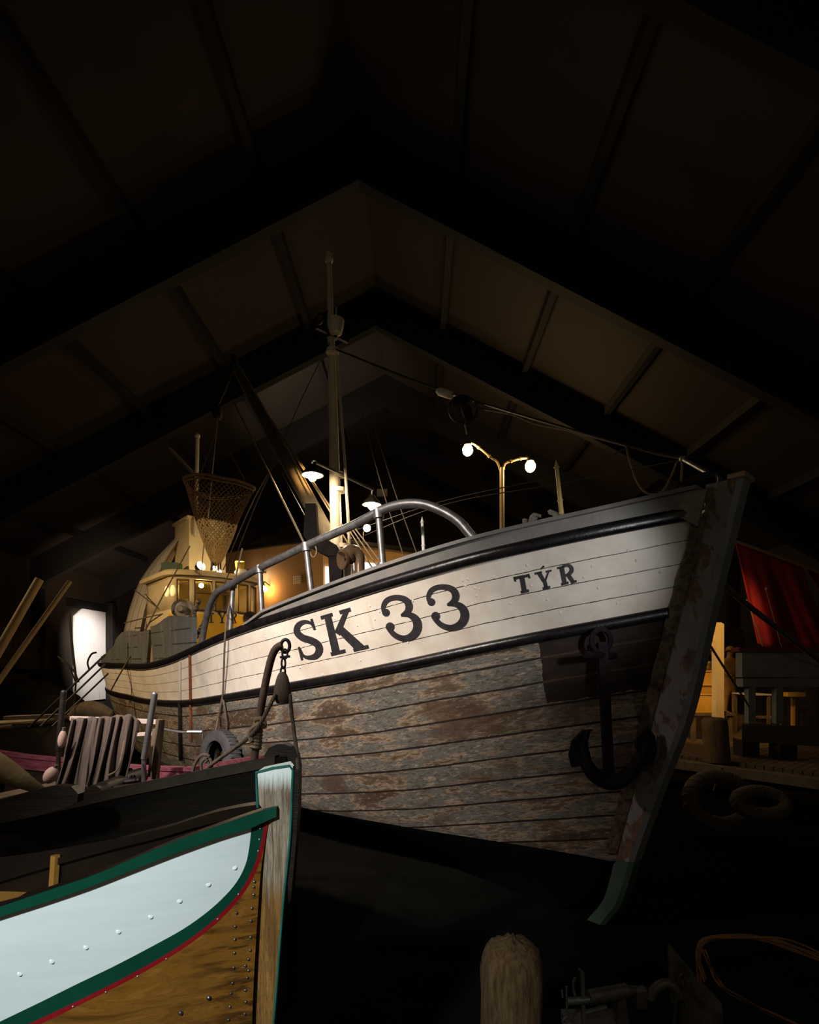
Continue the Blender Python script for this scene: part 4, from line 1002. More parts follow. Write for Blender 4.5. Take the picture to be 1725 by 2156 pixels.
c = q.mix(q.math('MULTIPLY', worn, .85), c, q.mix(q.ramp(ring, [(0, .6), (.25, 0.0), (.85, 0.0), (1, .6)]), wc, (.07, .04, .022))); c = q.mix(tip_, c, (.72, .74, .72)); q.bump(nz, .3, .004)
M_oak = q.fin(c, .5)
M_teal = pm('teal_edge', (.008, .09, .07), (.02, .15, .12), 12, .35, bump=.3)
SL = hermite([(1624,540),(1700,541),(1735,562),(1845,548),(1920,542),(2020,537),(2156,532),(2700,515)]); SR = hermite([(1612,617),(1750,612),(1900,597),(2100,581),(2156,576),(2700,540)])
ys = [1620+k*22 for k in range(46)]; hs = .046
def SLf(y): return 541 if y < 1703 else float(np.interp(y, [1703,1735,1780,1845,1920,2020,2156,2700], [556,560,556,547,541,536,531,512]))
m = MB(); rows = []
Lh = [U(541, 1622, FY-hs), U(541, 1703, FY-hs)]
for y in ys:
    y2 = y; a, b = U(SLf(y), y + (0 if y > 1625 else 5), FY-hs), U(SR(y), y if y > 1625 else 1613, FY-hs)
    if a.z < .0: a.z = b.z = 0.0
    rows.append([a, b, b+Vector((.002, hs*.25, 0)), b+Vector((-.014, hs*1.2, 0)), b+Vector((-.03, 2*hs, 0)), a+Vector((0, 2*hs, 0))])
m.grid(rows, 0, None, True); m.add(rows[0], [tuple(range(6))])
post = m.build('stem_post', M_oak, boat, 30)
m = MB(); edge = [U(543, 1700, FY-hs), U(541, 1660, FY-hs), U(540, 1626, FY-hs), U(575, 1617, FY-hs), U(610, 1612, FY-hs), U(617, 1622, FY-hs)] + [U(SR(y), y, FY-hs) for y in range(1650, 2240, 25)]
m.tube([p+Vector((0, -.002, 0)) for p in edge], .0042, 6)
m.build('painted_edge', M_teal, post)
m = MB(); rows = [[r[1]+Vector((.003,-.002,0)), r[2]+Vector((.003,0,0)), r[3]+Vector((.003,0,0)), r[4]+Vector((.003,.002,0))] for r in rows]
m.grid(rows); m.build('painted_front', M_bg, post)
# copper rivets and bolts
z5 = lambda x, y: (x/2.464, 1400+y/2.464)
def rivets(name, pts, r, mat, parent, sq=.6):
    for x, y in pts:
        p = fsurf(*z5(x, y), 0); m = MB(); m.ball(p, r, 12, 0, (EYE-p), sq); m.build(name, mat, parent)
M_riv = pm('rivet_dark', (.05, .045, .05), (.12, .11, .11), 20, .3, .7, .2)
rivets('plug', [(105,1600),(272,1535),(448,1462),(617,1380),(783,1303),(933,1222),(1082,1137),(1218,1050)], .0080, M_bw, hull2, .22)
rivets('rivet', [(550,1697),(380,1772),(715,1615),(863,1525),(1130,1318),(1238,1190),(1340,965),(1346,905),(1350,850)], .0034, M_galv, hull2)
rivets('rivet', [(1320,1125),(1316,1152),(1316,1192),(1307,1262),(1303,1328),(1300,1412),(1299,1480),(1290,1527),(1274,1560),(1290,1585),(1283,1622),(1274,1687),(1276,1748),(1271,1810),(1228,1287),(1221,1357),(1219,1423),(1217,1494),(1213,1570),(1207,1650),(1198,1703),(1193,1773),(1186,1840)], .0048, M_riv, hull2)
rivets('rivet', [(1085,1727),(938,1805)], .0075, M_riv, hull2)
# thwart and inner rib
m = MB(); m.box((-1.62, FY, .74), (.16, .62, .03)); m.build('thwart', pm('thwart_varnish', (.25, .11, .02), (.36, .17, .04), 5, .3, bump=.1), boat)
m = MB(); 
for x in (-1.42,): 
    d = -.5-x; m.tube([Vector((x, FY+bh(d, z)-.035, z)) for z in [ZG(d)-.04-.08*k for k in range(8)]], .018, 6)
m.build('rib', MATS['thwart_varnish'], boat)

# ================================================================== tarred boat behind it
BM, BD, BN = Vector((-.77, 3.3, 0)), Vector((-.94, .34, 0)).normalized(), Vector((-.34, -.94, 0)).normalized()
BB = hermite([(0,.045),(.3,.21),(.8,.46),(1.5,.74),(2.5,.93),(3.5,.98),(4.6,.80),(5.6,.06)])
BZ = hermite([(0,1.11),(.4,1.03),(.8,.945),(1.5,.80),(2.5,.74),(3.5,.74),(4.6,.85),(5.6,1.05)])
def MP(d, s, z): return BM + BD*d + BN*s + Vector((0, 0, z))
tb = thing('tarred_boat', 'dark tarred fishing boat with red inner rails behind the white rowing boat', 'boat', MP(2.8, 0, -.65))
m = MB(); mi_ = MB()
for s_ in (1, -1):
    rows, rin = [], []
    for j in range(11):
        f = j/10; r1, r2 = [], []
        for i in range(50):
            d = 5.6*i/49; z = BZ(d) - f*(BZ(d)+.45); b = .03 + (BB(d)-.03)*math.sqrt(max(0, 1-f**2.4))
            r1.append(MP(d, s_*b, z)); r2.append(MP(d, s_*max(.01, b-.03), max(z, -.15)))
        rows.append(r1); rin.append(r2)
    m.grid(rows); mi_.grid(rin)
q = NT('tarred_strakes'); ob = q.obj(); g = q.n('ShaderNodeSeparateXYZ'); q.l(ob, g.inputs[0])
sm = q.math('LESS_THAN', q.math('PINGPONG', q.math('FRACT', q.math('MULTIPLY', g.outputs[2], 7)), .5), .05)
nz = q.noise(q.mapv(ob, (1, 1, 8)), 4, 8, .7); q.bump(q.math('SUBTRACT', nz, sm), .5, .01)
M_strake = q.fin(q.ramp(nz, [(.35, (.006, .004, .003)), (.7, (.016, .010, .006))]), .7, 0, .15)
m.build('hull', M_strake, tb, 60); mi_.build('lining', M_tar, tb, 60)
for s_ in (1, -1):
    m = MB(); rows = []
    for i in range(60):
        d = .05 + 5.5*i/59; b = BB(d); z = BZ(d)
        rows.append([MP(d, s_*(b+.015), z-.05), MP(d, s_*(b+.015), z+.012), MP(d, s_*max(.0, b-.055), z+.012), MP(d, s_*max(.0, b-.055), z-.02)])
    m.grid(rows, 0, None, True); m.build('gunwale', pm('tarred_rail', (.035,.022,.014),(.07,.045,.03),8,.6,bump=.4) if s_ == 1 else M_red, tb, 30)
    m = MB(); rows = []
    for i in range(60):
        d = .30 + 5.1*i/59; b = BB(d)-.035; z = BZ(d)
        rows.append([MP(d, s_*b, z-.005), MP(d, s_*b, z-.13), MP(d, s_*(b-.012), z-.13), MP(d, s_*(b-.012), z-.005)])
    m.grid(rows, 0, None, True); m.build('inner_strake', M_red, tb, 30)
m = MB(); yy = [(556,1592),(566,1575),(582,1567),(600,1567),(615,1574),(625,1590),(629,1615),(629,1650),(628,1700),(622,1790),(612,1900),(596,1900),(600,1790),(606,1690),(604,1640),(596,1612),(575,1602)]
m.prism([U(x, y, 3.28) for x, y in yy], (0, .09, 0)); m.build('stem_post', M_tar, tb, 40)
for d in (1.9, 3.0, 4.0):
    m = MB(); m.beam(MP(d, BB(d)-.05, BZ(d)-.2), MP(d, -BB(d)+.05, BZ(d)-.2), .2, .035); m.build('thwart', M_plank, tb)
m = MB(); m.tube([MP(1.25, .3, BZ(1.2)-.02), MP(1.45, -.25, BZ(1.2)-.02)], .06, 14); m.tube([MP(1.3, .55, BZ(1.2)-.08), MP(1.1, .2, BZ(1.2)-.06)], .025, 8); m.build('roller', M_tar, tb)
for k_ in range(7):
    m = MB(); a_ = MP(1.0+.12*k_, .35-.1*k_, BZ(1.1)-.03); m.tube([a_, a_+Vector((.16, .05*math.sin(k_*3), .02))], .016, 8); m.build('deck_fitting', M_iron, tb)
# cradle timbers under the boat
for d in (1.2, 4.2):
    m = MB(); m.beam(MP(d, .9, -.55), MP(d, -.9, -.55), .2, .2); 
    for s_ in (.5, -.5): m.beam(MP(d, s_*1.5, -.5), MP(d, s_*1.2, .05), .12, .12, (1,0,0))
    o = m.build('cradle', M_plank, tb)
# davit with pulley
DY = 3.42
dv = thing('davit', 'bent iron davit bar with an eye standing at the tarred boat bow', 'davit', U(538, 1590, DY))
m = MB(); P = smooth_path([U(535,1605,DY), U(540,1560,DY), U(545,1520,DY), U(552,1478,DY), U(561,1430,DY), U(569,1395,DY), U(576,1374,DY), U(584,1363,DY), U(594,1358,DY)], 40)
m.tube(P, .0245, 12); m.build('bar', pm('rusty_bar', (.07,.045,.03),(.13,.085,.06),14,.7,.2,.5), dv)
m = MB(); c = U(601, 1360, DY); m.tube([c+Vector((.027*math.cos(a), 0, .04*math.sin(a))) for a in [2*math.pi*k/24 for k in range(24)]], .011, 8, closed=True); m.build('eye', M_iron, dv)
m = MB()
for k_ in range(9):
    z = 1575 - k_*7; P = [U(538+ (6-k_*.2)*1.6*math.cos(a) + k_*.9, z-3*math.sin(a*.5), DY+.05*math.sin(a)) for a in [2*math.pi*k/16 for k in range(16)]]
    m.tube(P, .0125, 6, closed=True)
m.tube(smooth_path([U(530,1560,DY-.05), U(528,1540,DY-.05), U(545,1525,DY-.07), U(556,1530,DY-.05), U(552,1515,DY-.04), U(535,1517,DY-.06)], 30), .018, 7)
m.build('lashing', M_rope, dv)
bk = thing('pulley_block', 'wooden pear-shaped pulley block hanging from the davit eye', 'pulley', U(595, 1450, DY-.02))
m = MB(); c = U(595, 1482, DY-.02); pr_ = [(0,0),(.035,.002),(.052,.03),(.055,.075),(.048,.12),(.036,.165),(.024,.19),(.012,.20),(0,.20)]
n = 24; rows = [[c + Vector((r*1.0*math.cos(2*math.pi*k/n), r*.62*math.sin(2*math.pi*k/n), h)) for k in range(n)] for r, h in pr_]
m.grid(rows, 0, None, True); m.build('shell', pm('block_wood', (.06, .045, .03), (.12, .09, .06), 10, .7, bump=.5, stretch=(6,6,1)), bk)
m = MB(); 
for (x0, y0, w_, h_) in ((600,1377,.016,.03),(597,1397,.012,.032),(596,1414,.014,.03)):
    cc = U(x0, y0, DY-.02); m.tube([cc+Vector((w_*math.cos(a), .0, h_*math.sin(a))) for a in [2*math.pi*k/18 for k in range(18)]], .0065, 6, closed=True)
m.tube([U(590,1384,DY-.02), U(611,1382,DY-.02)], .008, 6); m.build('shackle', M_iron, bk)
def trope(label, pts, r, turns, mat=None):
    m = MB(); P = smooth_path(pts, turns*7) if len(pts) > 2 else [Vector(pts[0]).lerp(Vector(pts[1]), k/(turns*7-1)) for k in range(turns*7)]
    m.strands(P, r, turns); return tag(m.build('rope', mat or M_darkrope), label, 'rope')
trope('thick laid rope from the pulley block slanting down into the tarred boat', [U(580,1462,DY-.05), U(566,1490,DY-.07), U(545,1528,DY-.09), U(520,1556,DY-.03), U(480,1585,DY+.15), U(445,1610,DY+.3), U(432,1622,DY+.35)], .013, 44)
trope('laid rope dropping straight from the pulley block over the tarred bow', [U(611,1462,DY-.03), U(614,1500,DY-.03), U(620,1545,DY-.05), U(625,1582,DY-.1), U(628,1620,3.24)], .012, 30)
m = MB(); 
for pts in (((404,1630),(412,1605),(425,1590),(440,1592),(432,1606)), ((425,1625),(424,1606),(436,1596),(444,1602),(446,1622))):
    m.tube(smooth_path([U(x, y, 3.75) for x, y in pts], 20), .011, 6)
m.build('rope_becket', M_darkrope, tb)
# net rack
RYk = 3.95
rk = thing('net_rack', 'timber rack of pale rails standing in the tarred boat', 'rack', U(250, 1620, RYk))
M_pale = pm('pale_rail', (.55, .45, .40), (.68, .58, .52), 8, .6, bump=.2)
m = MB(); m.beam(U(150,1512,RYk), U(338,1520,RYk), .035, .03); m.build('rail', M_pale, rk)
m = MB(); m.beam(U(205,1551,RYk+.25), U(325,1544,RYk+.25), .035, .025); m.build('rail', M_pale, rk)
for x0, y0, x1, y1, Y in ((160,1512,150,1660,RYk),(338,1515,326,1640,RYk),(330,1535,320,1635,RYk+.25)):
    m = MB(); m.beam(U(x0, y0, Y), U(x1, y1, Y), .045, .045, (0,1,0)); m.build('leg', M_plank, rk)
# draped net
top = hermite([(150,1517),(170,1513),(215,1512),(250,1509),(270,1507),(292,1516)])
bot = hermite([(118,1662),(150,1676),(170,1678),(200,1670),(230,1660),(255,1645),(268,1640)])
q = NT('draped_net'); uv = q.uv(); g = q.n('ShaderNodeSeparateXYZ'); q.l(uv, g.inputs[0])
u_ = q.math('MULTIPLY', q.math('ADD', g.outputs[0], g.outputs[1]), 110); v_ = q.math('MULTIPLY', q.math('SUBTRACT', g.outputs[0], g.outputs[1]), 110)
mesh_ = q.math('MAXIMUM', q.math('PINGPONG', u_, .5), q.math('PINGPONG', v_, .5))
nz = q.noise(uv, 150, 3, .8); c = q.ramp(nz, [(.36, (.06, .042, .036)), (.64, (.30, .225, .19))])
q.bump(q.math('ADD', mesh_, nz), .8, .01); M_dn = q.fin(c, .95)
m = MB(); rows, uvs = [], []; NS, NT_ = 150, 26
for j in range(NT_+3):
    r_, ur = [], []
    for i in range(NS+1):
        f = i/NS; xt = 150 + 142*f; xb = 112 + 160*f; k_ = max(0, (j-2)/NT_)
        amp = .018 + .022*k_; ph = .9*math.sin(f*37 + 1.6*math.sin(f*9) + .7*k_) + .40*math.sin(f*73+2*k_) + .12*math.sin(f*150-2*k_)
        xx = xt + (xb-xt)*k_ + 8*math.sin(f*15+2.5*k_)*k_; yb = bot(xb) - 26*max(0, math.sin(f*16+.6))*(f > .1)
        y = top(xt) + (yb-top(xt))*k_
        Y = RYk - .06 - amp*ph - .12*k_
        if j == 0: p = U(xt, top(xt)+26, RYk+.06)
        elif j == 1: p = U(xt, top(xt)-1-3.5*abs(math.sin(f*16)), RYk+.01)
        else: p = U(xx, y, Y)
        r_.append(p); ur.append((f, k_*1.1))
    rows.append(r_); uvs.append(ur)
m.grid(rows, 0, uvs); tag(m.build('fishing_net', M_dn, None, 80, solid=.01), 'brown fishing net draped in folds over the pale rack', 'net')
m = MB(); m.tube(smooth_path([U(228,1633,3.6), U(246,1622,3.6), U(254,1600,3.62), U(262,1560,3.7)], 20), .006, 5); tag(m.build('cord', M_rope), 'thin pale cord hanging in front of the draped net', 'cord')
def float_(x, y, rx, ry, tilt, label, Y=3.75):
    c = U(x, y, Y); ax = Vector((math.sin(tilt), 0, math.cos(tilt))); m = MB(); s_ = Y/F
    m.lathe([(rx*s_*math.sin(math.pi*i/12)*(1+.03*(i % 2)), -ry*s_*math.cos(math.pi*i/12)) for i in range(13)], c, ax, 18); t = thing('net_float', label, 'float', c); m.build('float_body', M_float, t)
    m = MB(); m.tube([c+ax*ry*s_*.95, c+ax*ry*s_*1.3], .012, 6); m.build('eyelet', M_darkrope, t)
float_(131, 1556, 8, 19, .15, 'pinkish cork float at the upper left edge of the draped net'); float_(107, 1632, 13, 19, .5, 'larger pinkish cork float at the lower left corner of the draped net', 3.6)
float_(22, 1619, 9, 5, 1.2, 'small white float lying inside the tarred boat at far left', 4.3)
for lab, a, b, r, mat in (('grey round post leaning up right of the draped net', U(303,1598,3.85), U(326,1462,3.85), .021, M_galv), ('dark post standing left of the draped net', U(123,1580,4.0), U(134,1458,4.0), .02, M_iron)):
    m = MB(); m.tube([a, b], r, 12); m.ball(b, r, 12); m.tube([a-Vector((0,0,.32)), a], r*.8, 8); tag(m.build('thole_post', mat), lab, 'post')
m = MB(); m.tube(smooth_path([U(330,1532,4.3), U(380,1541,4.3), U(426,1541,4.3)], 16), .009, 6); m.tube([U(395,1541,4.3), U(426,1541,4.3)], .014, 8); m.tube([U(427,1535,4.3), U(427,1556,4.3)], .006, 6); m.build('rod_arm', M_galv, rk)
# canvas bundle and rounded dark plank in the near left of that boat
m = MB(); P = smooth_path([U(-40,1600,3.3), U(20,1628,3.3), U(60,1650,3.3), U(95,1668,3.35)], 20); m.tube(P, [.09-.07*(k/19)**1.3 for k in range(20)], 14); tag(m.build('canvas_bundle', pm('olive_canvas', (.16, .12, .05), (.24, .19, .09), 8, .9, bump=.6)), 'olive rolled canvas tapering down at the left edge', 'canvas')
m = MB(); pl = [(-60,1700),(0,1684),(70,1664),(120,1654),(150,1656),(165,1672),(162,1690),(140,1700),(60,1722),(-60,1745)]
m.prism([U(x, y, 2.72) for x, y in pl], (0, .05, 0)); tag(m.build('oar_blade', M_tar), 'dark round-ended oar blade lying along the tarred gunwale', 'oar')
# ================================================================== far left corner
M_pole = pm('yellow_pole', (.22, .13, .04), (.30, .19, .06), 6, .6, bump=.2, stretch=(3,3,.6))
for lab, a, b, r in (('thicker of two yellow wooden spars leaning up at far left', U(-60,1470,6.4), U(83,1220,6.9), .055), ('thinner yellow wooden spar leaning beside the thick spar at far left', U(-60,1515,6.0), U(147,1224,6.8), .031)):
    m = MB(); m.tube([a, b], [r, r*.92], 14); 
    a2 = a.lerp(b, -1); 
    if a2.z > -.65: pass
    e = a + (a-b)*((a.z+.62)/(b.z-a.z)); m.tube([e, a], r, 10); tag(m.build('spar', M_pole), lab, 'spar')
# dark rowing boat beyond
fb = thing('moored_boat', 'dark open boat moored beyond the net rack at left', 'boat', (-6.2, 7.3, -.65))
def FP(d, s, z): return Vector((-4.45, 7.6, 0)) + Vector((-.985, -.17, 0))*d + Vector((.17, -.985, 0))*s + Vector((0, 0, z))
FB = hermite([(0,.05),(.8,.5),(2,.8),(3.4,.8),(4.6,.06)]); FZ = hermite([(0,1.0),(.8,.86),(2,.78),(3.4,.84),(4.6,1.0)])
m = MB()
for s_ in (1, -1):
    rows = []
    for j in range(8):
        f = j/7; rows.append([FP(4.6*i/29, s_*(.03+(FB(4.6*i/29)-.03)*math.sqrt(max(0, 1-f**2.2))), FZ(4.6*i/29)*(1-f)-.6*f) for i in range(30)])
    m.grid(rows)
m.build('hull', pm('dark_hull', (.05, .04, .02), (.09, .07, .035), 4, .7, bump=.3), fb, 60)
for s_ in (1, -1):
    m = MB(); m.tube([FP(4.6*i/29, s_*FB(4.6*i/29), FZ(4.6*i/29)) for i in range(30)], .035, 8); m.build('gunwale', M_plank, fb)
m = MB(); m.box(FP(2.2, 0, .5), (.25, 1.4, .04)); m.build('thwart', M_plank, fb)
m = MB(); m.beam(U(10,1512,6.9), U(180,1505,7.2), .12, .05); tag(m.build('plank', pm('pale_board', (.30, .2, .14), (.4, .28, .2), 5, .7)), 'pale plank laid across the dark moored boat', 'plank')
m = MB(); P = smooth_path([U(150,1515,7.0), U(165,1500,7.0), U(195,1495,7.0), U(235,1505,7.05)], 16); m.tube(P, [.03+.09*math.sin(math.pi*(k+1)/18) for k in range(16)], 12); tag(m.build('sack', pm('old_sack', (.10, .065, .03), (.17, .12, .06), 9, .9, bump=.7)), 'lumpy tan sack lying just behind the draped net', 'sack')
for lab, a, b, r in (('uppermost dark boathook slanting across the lit door', U(60,1532,6.6), U(222,1378,7.0), .013), ('middle dark boathook slanting across the lit door', U(85,1530,6.7), U(222,1398,7.2), .012), ('lowest dark boathook slanting across the lit door', U(110,1530,6.9), U(228,1418,7.4), .012)):
    m = MB(); m.tube([a, b], r, 8)
    if 'upper' in lab: c = a.lerp(b, .78); m.tube(smooth_path([c, c+Vector((-.02,0,.10)), c+Vector((.03,0,.2)), c+Vector((.09,0,.22))], 14), .012, 6)
    tag(m.build('boathook', M_tar), lab, 'boathook')
rope('rope', 'thin dark rope hanging down the left side of the lit door', [U(146,1290,9.0), U(152,1360,9.0), U(161,1435,9.0)], .02, M_tar)
m = MB(); m.tube(smooth_path([U(122,1382,8.2), U(140,1396,8.2), U(155,1412,8.2), U(166,1436,8.2)], 20), .013, 8); m.tube(smooth_path([U(130,1392,8.2), U(145,1402,8.2), U(160,1438,8.2)], 20), .010, 8); m.tube([U(160,1438,8.2), U(150,1560,8.2)], .012, 8); tag(m.build('bent_rod', M_iron), 'bent dark iron rod curving up in front of the lit door', 'rod')
# dark net hung along the left wall, gear heap
q = NT('old_hung_net'); nz = q.noise(q.mapv(q.obj(), (1, 6, 1)), 4, 8, .7); q.bump(nz, .8, .05); M_hn = q.fin(q.ramp(nz, [(.35, (.03, .02, .012)), (.7, (.11, .075, .045))]), .95)
m = MB(); rows = []
for j in range(12):
    rows.append([Vector((-11.7+.08*math.sin(i*.9+j*.2)+.05*math.sin(i*2.3), 11.2+6.5*i/60, 2.9-.10*math.sin(math.pi*((i/20) % 1))-1.3*j/11)) for i in range(61)])
m.grid(rows); tag(m.build('hung_net', M_hn, None, 80, solid=.02), 'long brown net hung along the dark left wall', 'net')
m = MB(); rows = []
for i in range(16):
    rows.append([Vector((-9.2+2.6*(i/15)*math.cos(a)*.9, 13.0+1.1*(i/15)*math.sin(a), -.64+1.9*math.cos(math.pi/2*i/15)**.8+.06*math.sin(5*a+i))) for a in [2*math.pi*k/30 for k in range(30)]])
m.grid(rows, 0, None, True); tag(m.build('gear_heap', pm('dark_heap', (.008,.006,.004),(.025,.018,.012),5,.95,bump=.8), None, 80), 'dark heap of fishing gear low beside the ship stern', 'heap', kind='stuff')

# ================================================================== right side: quay
def on_quay(px, Y, z=0): p = U(px, CY, Y); p.z = z; return p
def bollard(name, c, r, h, label, lean=0):
    m = MB(); n = 28; rows = []; rnd = random.Random(len(label))
    prof = [(1.02, 0), (1.0, .3), (.99, .6), (.98, .85), (.95, .94), (.82, .985), (.45, 1.0), (.001, 1.005)] if lean else [(1.0, 0), (1.0, .3), (.99, .7), (.985, .84), (.95, .89), (.85, .935), (.66, .968), (.36, .99), (.001, 1.0)]
    for rr, f in prof:
        rows.append([Vector(c)+Vector((lean*f, 0, 0))+Vector((math.cos(a)*r*rr*(1+.04*math.sin(5*a)+.03*rnd.uniform(-1, 1)), math.sin(a)*r*rr*(1+.03*rnd.uniform(-1, 1)), h*f + (.012*rnd.uniform(-1, 1) if f > .7 else 0))) for a in [2*math.pi*k/n for k in range(n)]])
    m.grid(rows, 0, None, True); return tag(m.build(name, M_wood if lean else pm('pile_wood', (.055, .026, .009), (.17, .095, .038), 9, .9, bump=.9, stretch=(5,5,.8), bscale=6), None, 60), label, 'post')
bollard('mooring_post', on_quay(1511, 9.35, 0), .20, .745, 'round weathered mooring post standing on the lit quay edge', -.05)
c = U(1079, 2000, 2.66); bollard('mooring_post', (c.x, c.y, -.645), .152, U(1079, 1975, 2.66).z+.645, 'round frayed mooring pile close in the bottom foreground')
# stand with red sail
SY = 9.9
st = thing('display_stand', 'grey board-sided display stand on four legs right of the bow', 'stand', on_quay(1650, SY))
M_gst = pm('stand_grey', (.15, .16, .16), (.20, .21, .20), 4, .7, bump=.15)
zt, zb_ = U(0, 1372, SY).z, U(0, 1426, SY).z; xl = U(1563, 0, SY).x; xr = xl + 2.6
m = MB(); m.box(((xl+xr)/2, SY+.1, (zt+zb_)/2), (xr-xl, .2, zt-zb_)); m.build('side_board', M_gst, st)
m = MB(); z2 = U(0, 1447, SY).z; m.box(((xl+xr)/2, SY+.1, (z2+zb_)/2-.01), (xr-xl-.02, .22, zb_-z2-.03)); m.build('apron', M_gst, st)
m = MB(); m.box(((xl+xr)/2-.02, SY+.1, zt+.04), (xr-xl+.1, .26, .08)); m.build('top_rail', pm('dark_red_rail', (.10, .015, .015), (.15, .03, .025), 5, .6), st)
for x in (xl+.14, xl+.64, xr-.2):
    m = MB(); m.box((x+.04, SY+.06 if x < xr-.3 else SY+.1, (z2+.585)/2), (.13, .13, z2-.585)); m.build('leg', M_gst, st)
bn = thing('timber_sleeper', 'long dark timber sleeper on blocks under the grey stand', 'timber', on_quay(1640, SY-.6))
m = MB(); a, b = on_quay(1565, SY+.05, .43), on_quay(1800, SY-.9, .43); m.beam(a, b, .32, .30); m.build('beam', M_tar, bn)
for f in (.03, .38, .9):
    p = a.lerp(b, f); m = MB(); m.box((p.x, p.y, .14), (.3, .3, .28)); m.build('block', M_tar, bn)
q = NT('red_sailcloth'); ob = q.obj(); nz = q.noise(q.mapv(ob, (2.5, 1, .25)), 3, 6, .6)
M_rs = q.fin(q.ramp(nz, [(.35, (.20, .003, .007)), (.65, (.30, .006, .012))]), .85)
TL, TR, BL, BR = (1549,1143), (1690,1196), (1597,1362), (1775,1362)
m = MB(); rows = []
for j in range(25):
    f = j/24; r_ = []
    for i in range(41):
        g_ = i/40; x = (TL[0]+(BL[0]-TL[0])*f)*(1-g_) + (TR[0]+(BR[0]-TR[0])*f**1.3)*g_; y = (TL[1]+(BL[1]-TL[1])*f)*(1-g_) + (TR[1]+(BR[1]-TR[1])*f)*g_
        r_.append(U(x, y, 10.4 + .10*math.sin(g_*13+f*2)*f + .05*math.sin(g_*29)*f))
    rows.append(r_)
m.grid(rows); s1 = thing('red_sail', 'dark red sail hoisted above the grey display stand', 'sail', U(1650, 1362, 10.4)); m.build('sailcloth', M_rs, s1, 80, solid=.012)
m = MB(); rows = []
for j in range(20):
    f = j/19; rows.append([U((1692+(1790-1692)*f)*(1-g_)+(1760+90*f)*g_, (1190+160*f)*(1-g_)+(1222+140*f)*g_, 10.75+.06*math.sin(g_*11)) for g_ in [k/16 for k in range(17)]])
m.grid(rows); m.build('fore_cloth', M_rs, s1, 80, solid=.012)
m = MB(); m.tube([U(1545,1138,10.4), U(1640,1172,10.5), U(1800,1232,10.6)], .03, 8); m.build('yard', M_spar, s1)
m = MB(); m.tube(smooth_path([U(1572,1262,10.2), U(1592,1315,10.2), U(1606,1360,10.2)], 12), .012, 6); m.tube([U(1613,1240,10.2), U(1646,1362,10.2)], .008, 5); m.ball(U(1615,1240,10.2), .035); m.build('sheet', M_rope, s1)
rope('hawser', 'thick laid hawser running from behind the stem across the red sail', [U(1512,1218,5.2), U(1560,1262,5.6), U(1640,1325,6.2), U(1790,1440,7.2)], .030, M_darkrope, 'rope', twist=60)
rope('rope', 'thin rope from behind the stem down to the stand leg', [U(1478,1330,7.0), U(1512,1385,8.0), U(1578,1488,9.75)], .017, M_rope)
rope('rope', 'thin straight rope crossing above the white post to the stand rail', [U(1500,1296,8.5), U(1605,1362,9.8)], .013, M_rope)
# white post and lit corner
m = MB(); p = on_quay(1512, 11.6); m.box(p+Vector((0, 0, U(0,1311,11.6).z/2)), (.17, .17, U(0,1311,11.6).z)); m.box(p+Vector((-.13, .1, U(0,1311,11.6).z-.3)), (.12, .06, .55)); m.box(p+Vector((-.22,.05,U(0,1345,11.6).z)), (.3,.05,.05))
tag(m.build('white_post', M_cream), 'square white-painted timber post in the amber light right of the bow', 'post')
m = MB(); p = on_quay(1474, 13.6); m.box(p+Vector((0, 0, 1.1)), (.9, .1, 2.2)); tag(m.build('hut_board', pm('amber_board', (.16, .10, .04), (.22, .14, .06), 3, .8)), 'pale boarded screen behind the white post', 'screen')
M_crate = pm('yellow_crate', (.62, .34, .05), (.74, .43, .08), 4, .6, bump=.1)
def crate(px0, px1, y0, y1, Y, dep, label, taper=.9, name='fish_crate', floor=None):
    a, b = U(px0, y1, Y), U(px1, y0, Y); cx = (a.x+b.x)/2; w_ = (b.x-a.x); h = b.z-a.z; t = thing(name, label, 'crate', (cx, Y+dep/2, a.z))
    m = MB(); wl = w_*taper
    ring = lambda wd, dp, z: [Vector((cx-wd/2, Y+dep/2-dp/2, z)), Vector((cx+wd/2, Y+dep/2-dp/2, z)), Vector((cx+wd/2, Y+dep/2+dp/2, z)), Vector((cx-wd/2, Y+dep/2+dp/2, z))]
    R_ = [ring(wl, dep*taper, a.z), ring(w_, dep, b.z), ring(w_*.9, dep*.9, b.z), ring(wl*.9, dep*taper*.9, a.z+.03)]
    m.grid(R_, 0, None, True); m.add(R_[0], [(3,2,1,0)]); m.add(R_[3], [(0,1,2,3)]); m.build('box', M_crate, t, 20)
    m = MB()
    for z, wd, dp in ((b.z-.015, w_*1.04, dep*1.04),): 
        q_ = ring(wd, dp, z); m.tube(q_, .018, 6, closed=True)
    m.build('rim', M_crate, t); return a.z
tbz = U(0, 1500, 11.9).z
m = MB(); p = on_quay(1482, 12.2); m.box(p+Vector((0,0,tbz-.03)), (.95, .8, .06)); tb2 = thing('pallet_table', 'low dark trestle under the stacked yellow crates', 'table', p); m.build('table_top', M_plank, tb2)
for sx in (-1, 1):
    for sy in (-1, 1): m = MB(); m.box(p+Vector((sx*.4, sy*.33, (tbz-.06)/2)), (.08, .08, tbz-.06)); m.build('leg', M_plank, tb2)
crate(1448, 1512, 1461, 1500, 11.9, .6, 'largest yellow crate at the bottom of the lit stack', 1.16)
crate(1460, 1504, 1441, 1461, 11.95, .45, 'middle yellow tub on the stack of crates', .82, 'fish_tub')
crate(1466, 1503, 1412, 1441, 12.0, .35, 'upper bright yellow box on top of the stacked crates', .92)
m = MB(); c = U(1490, 1402, 12.1); m.ball(c, .07, 12, 0, (1,0,.3), 1.4); m.ball(c+Vector((.05,0,.06)), .05, 10); tag(m.build('yellow_bundle', M_crate), 'crumpled yellow bundle lying on the uppermost box', 'bundle')
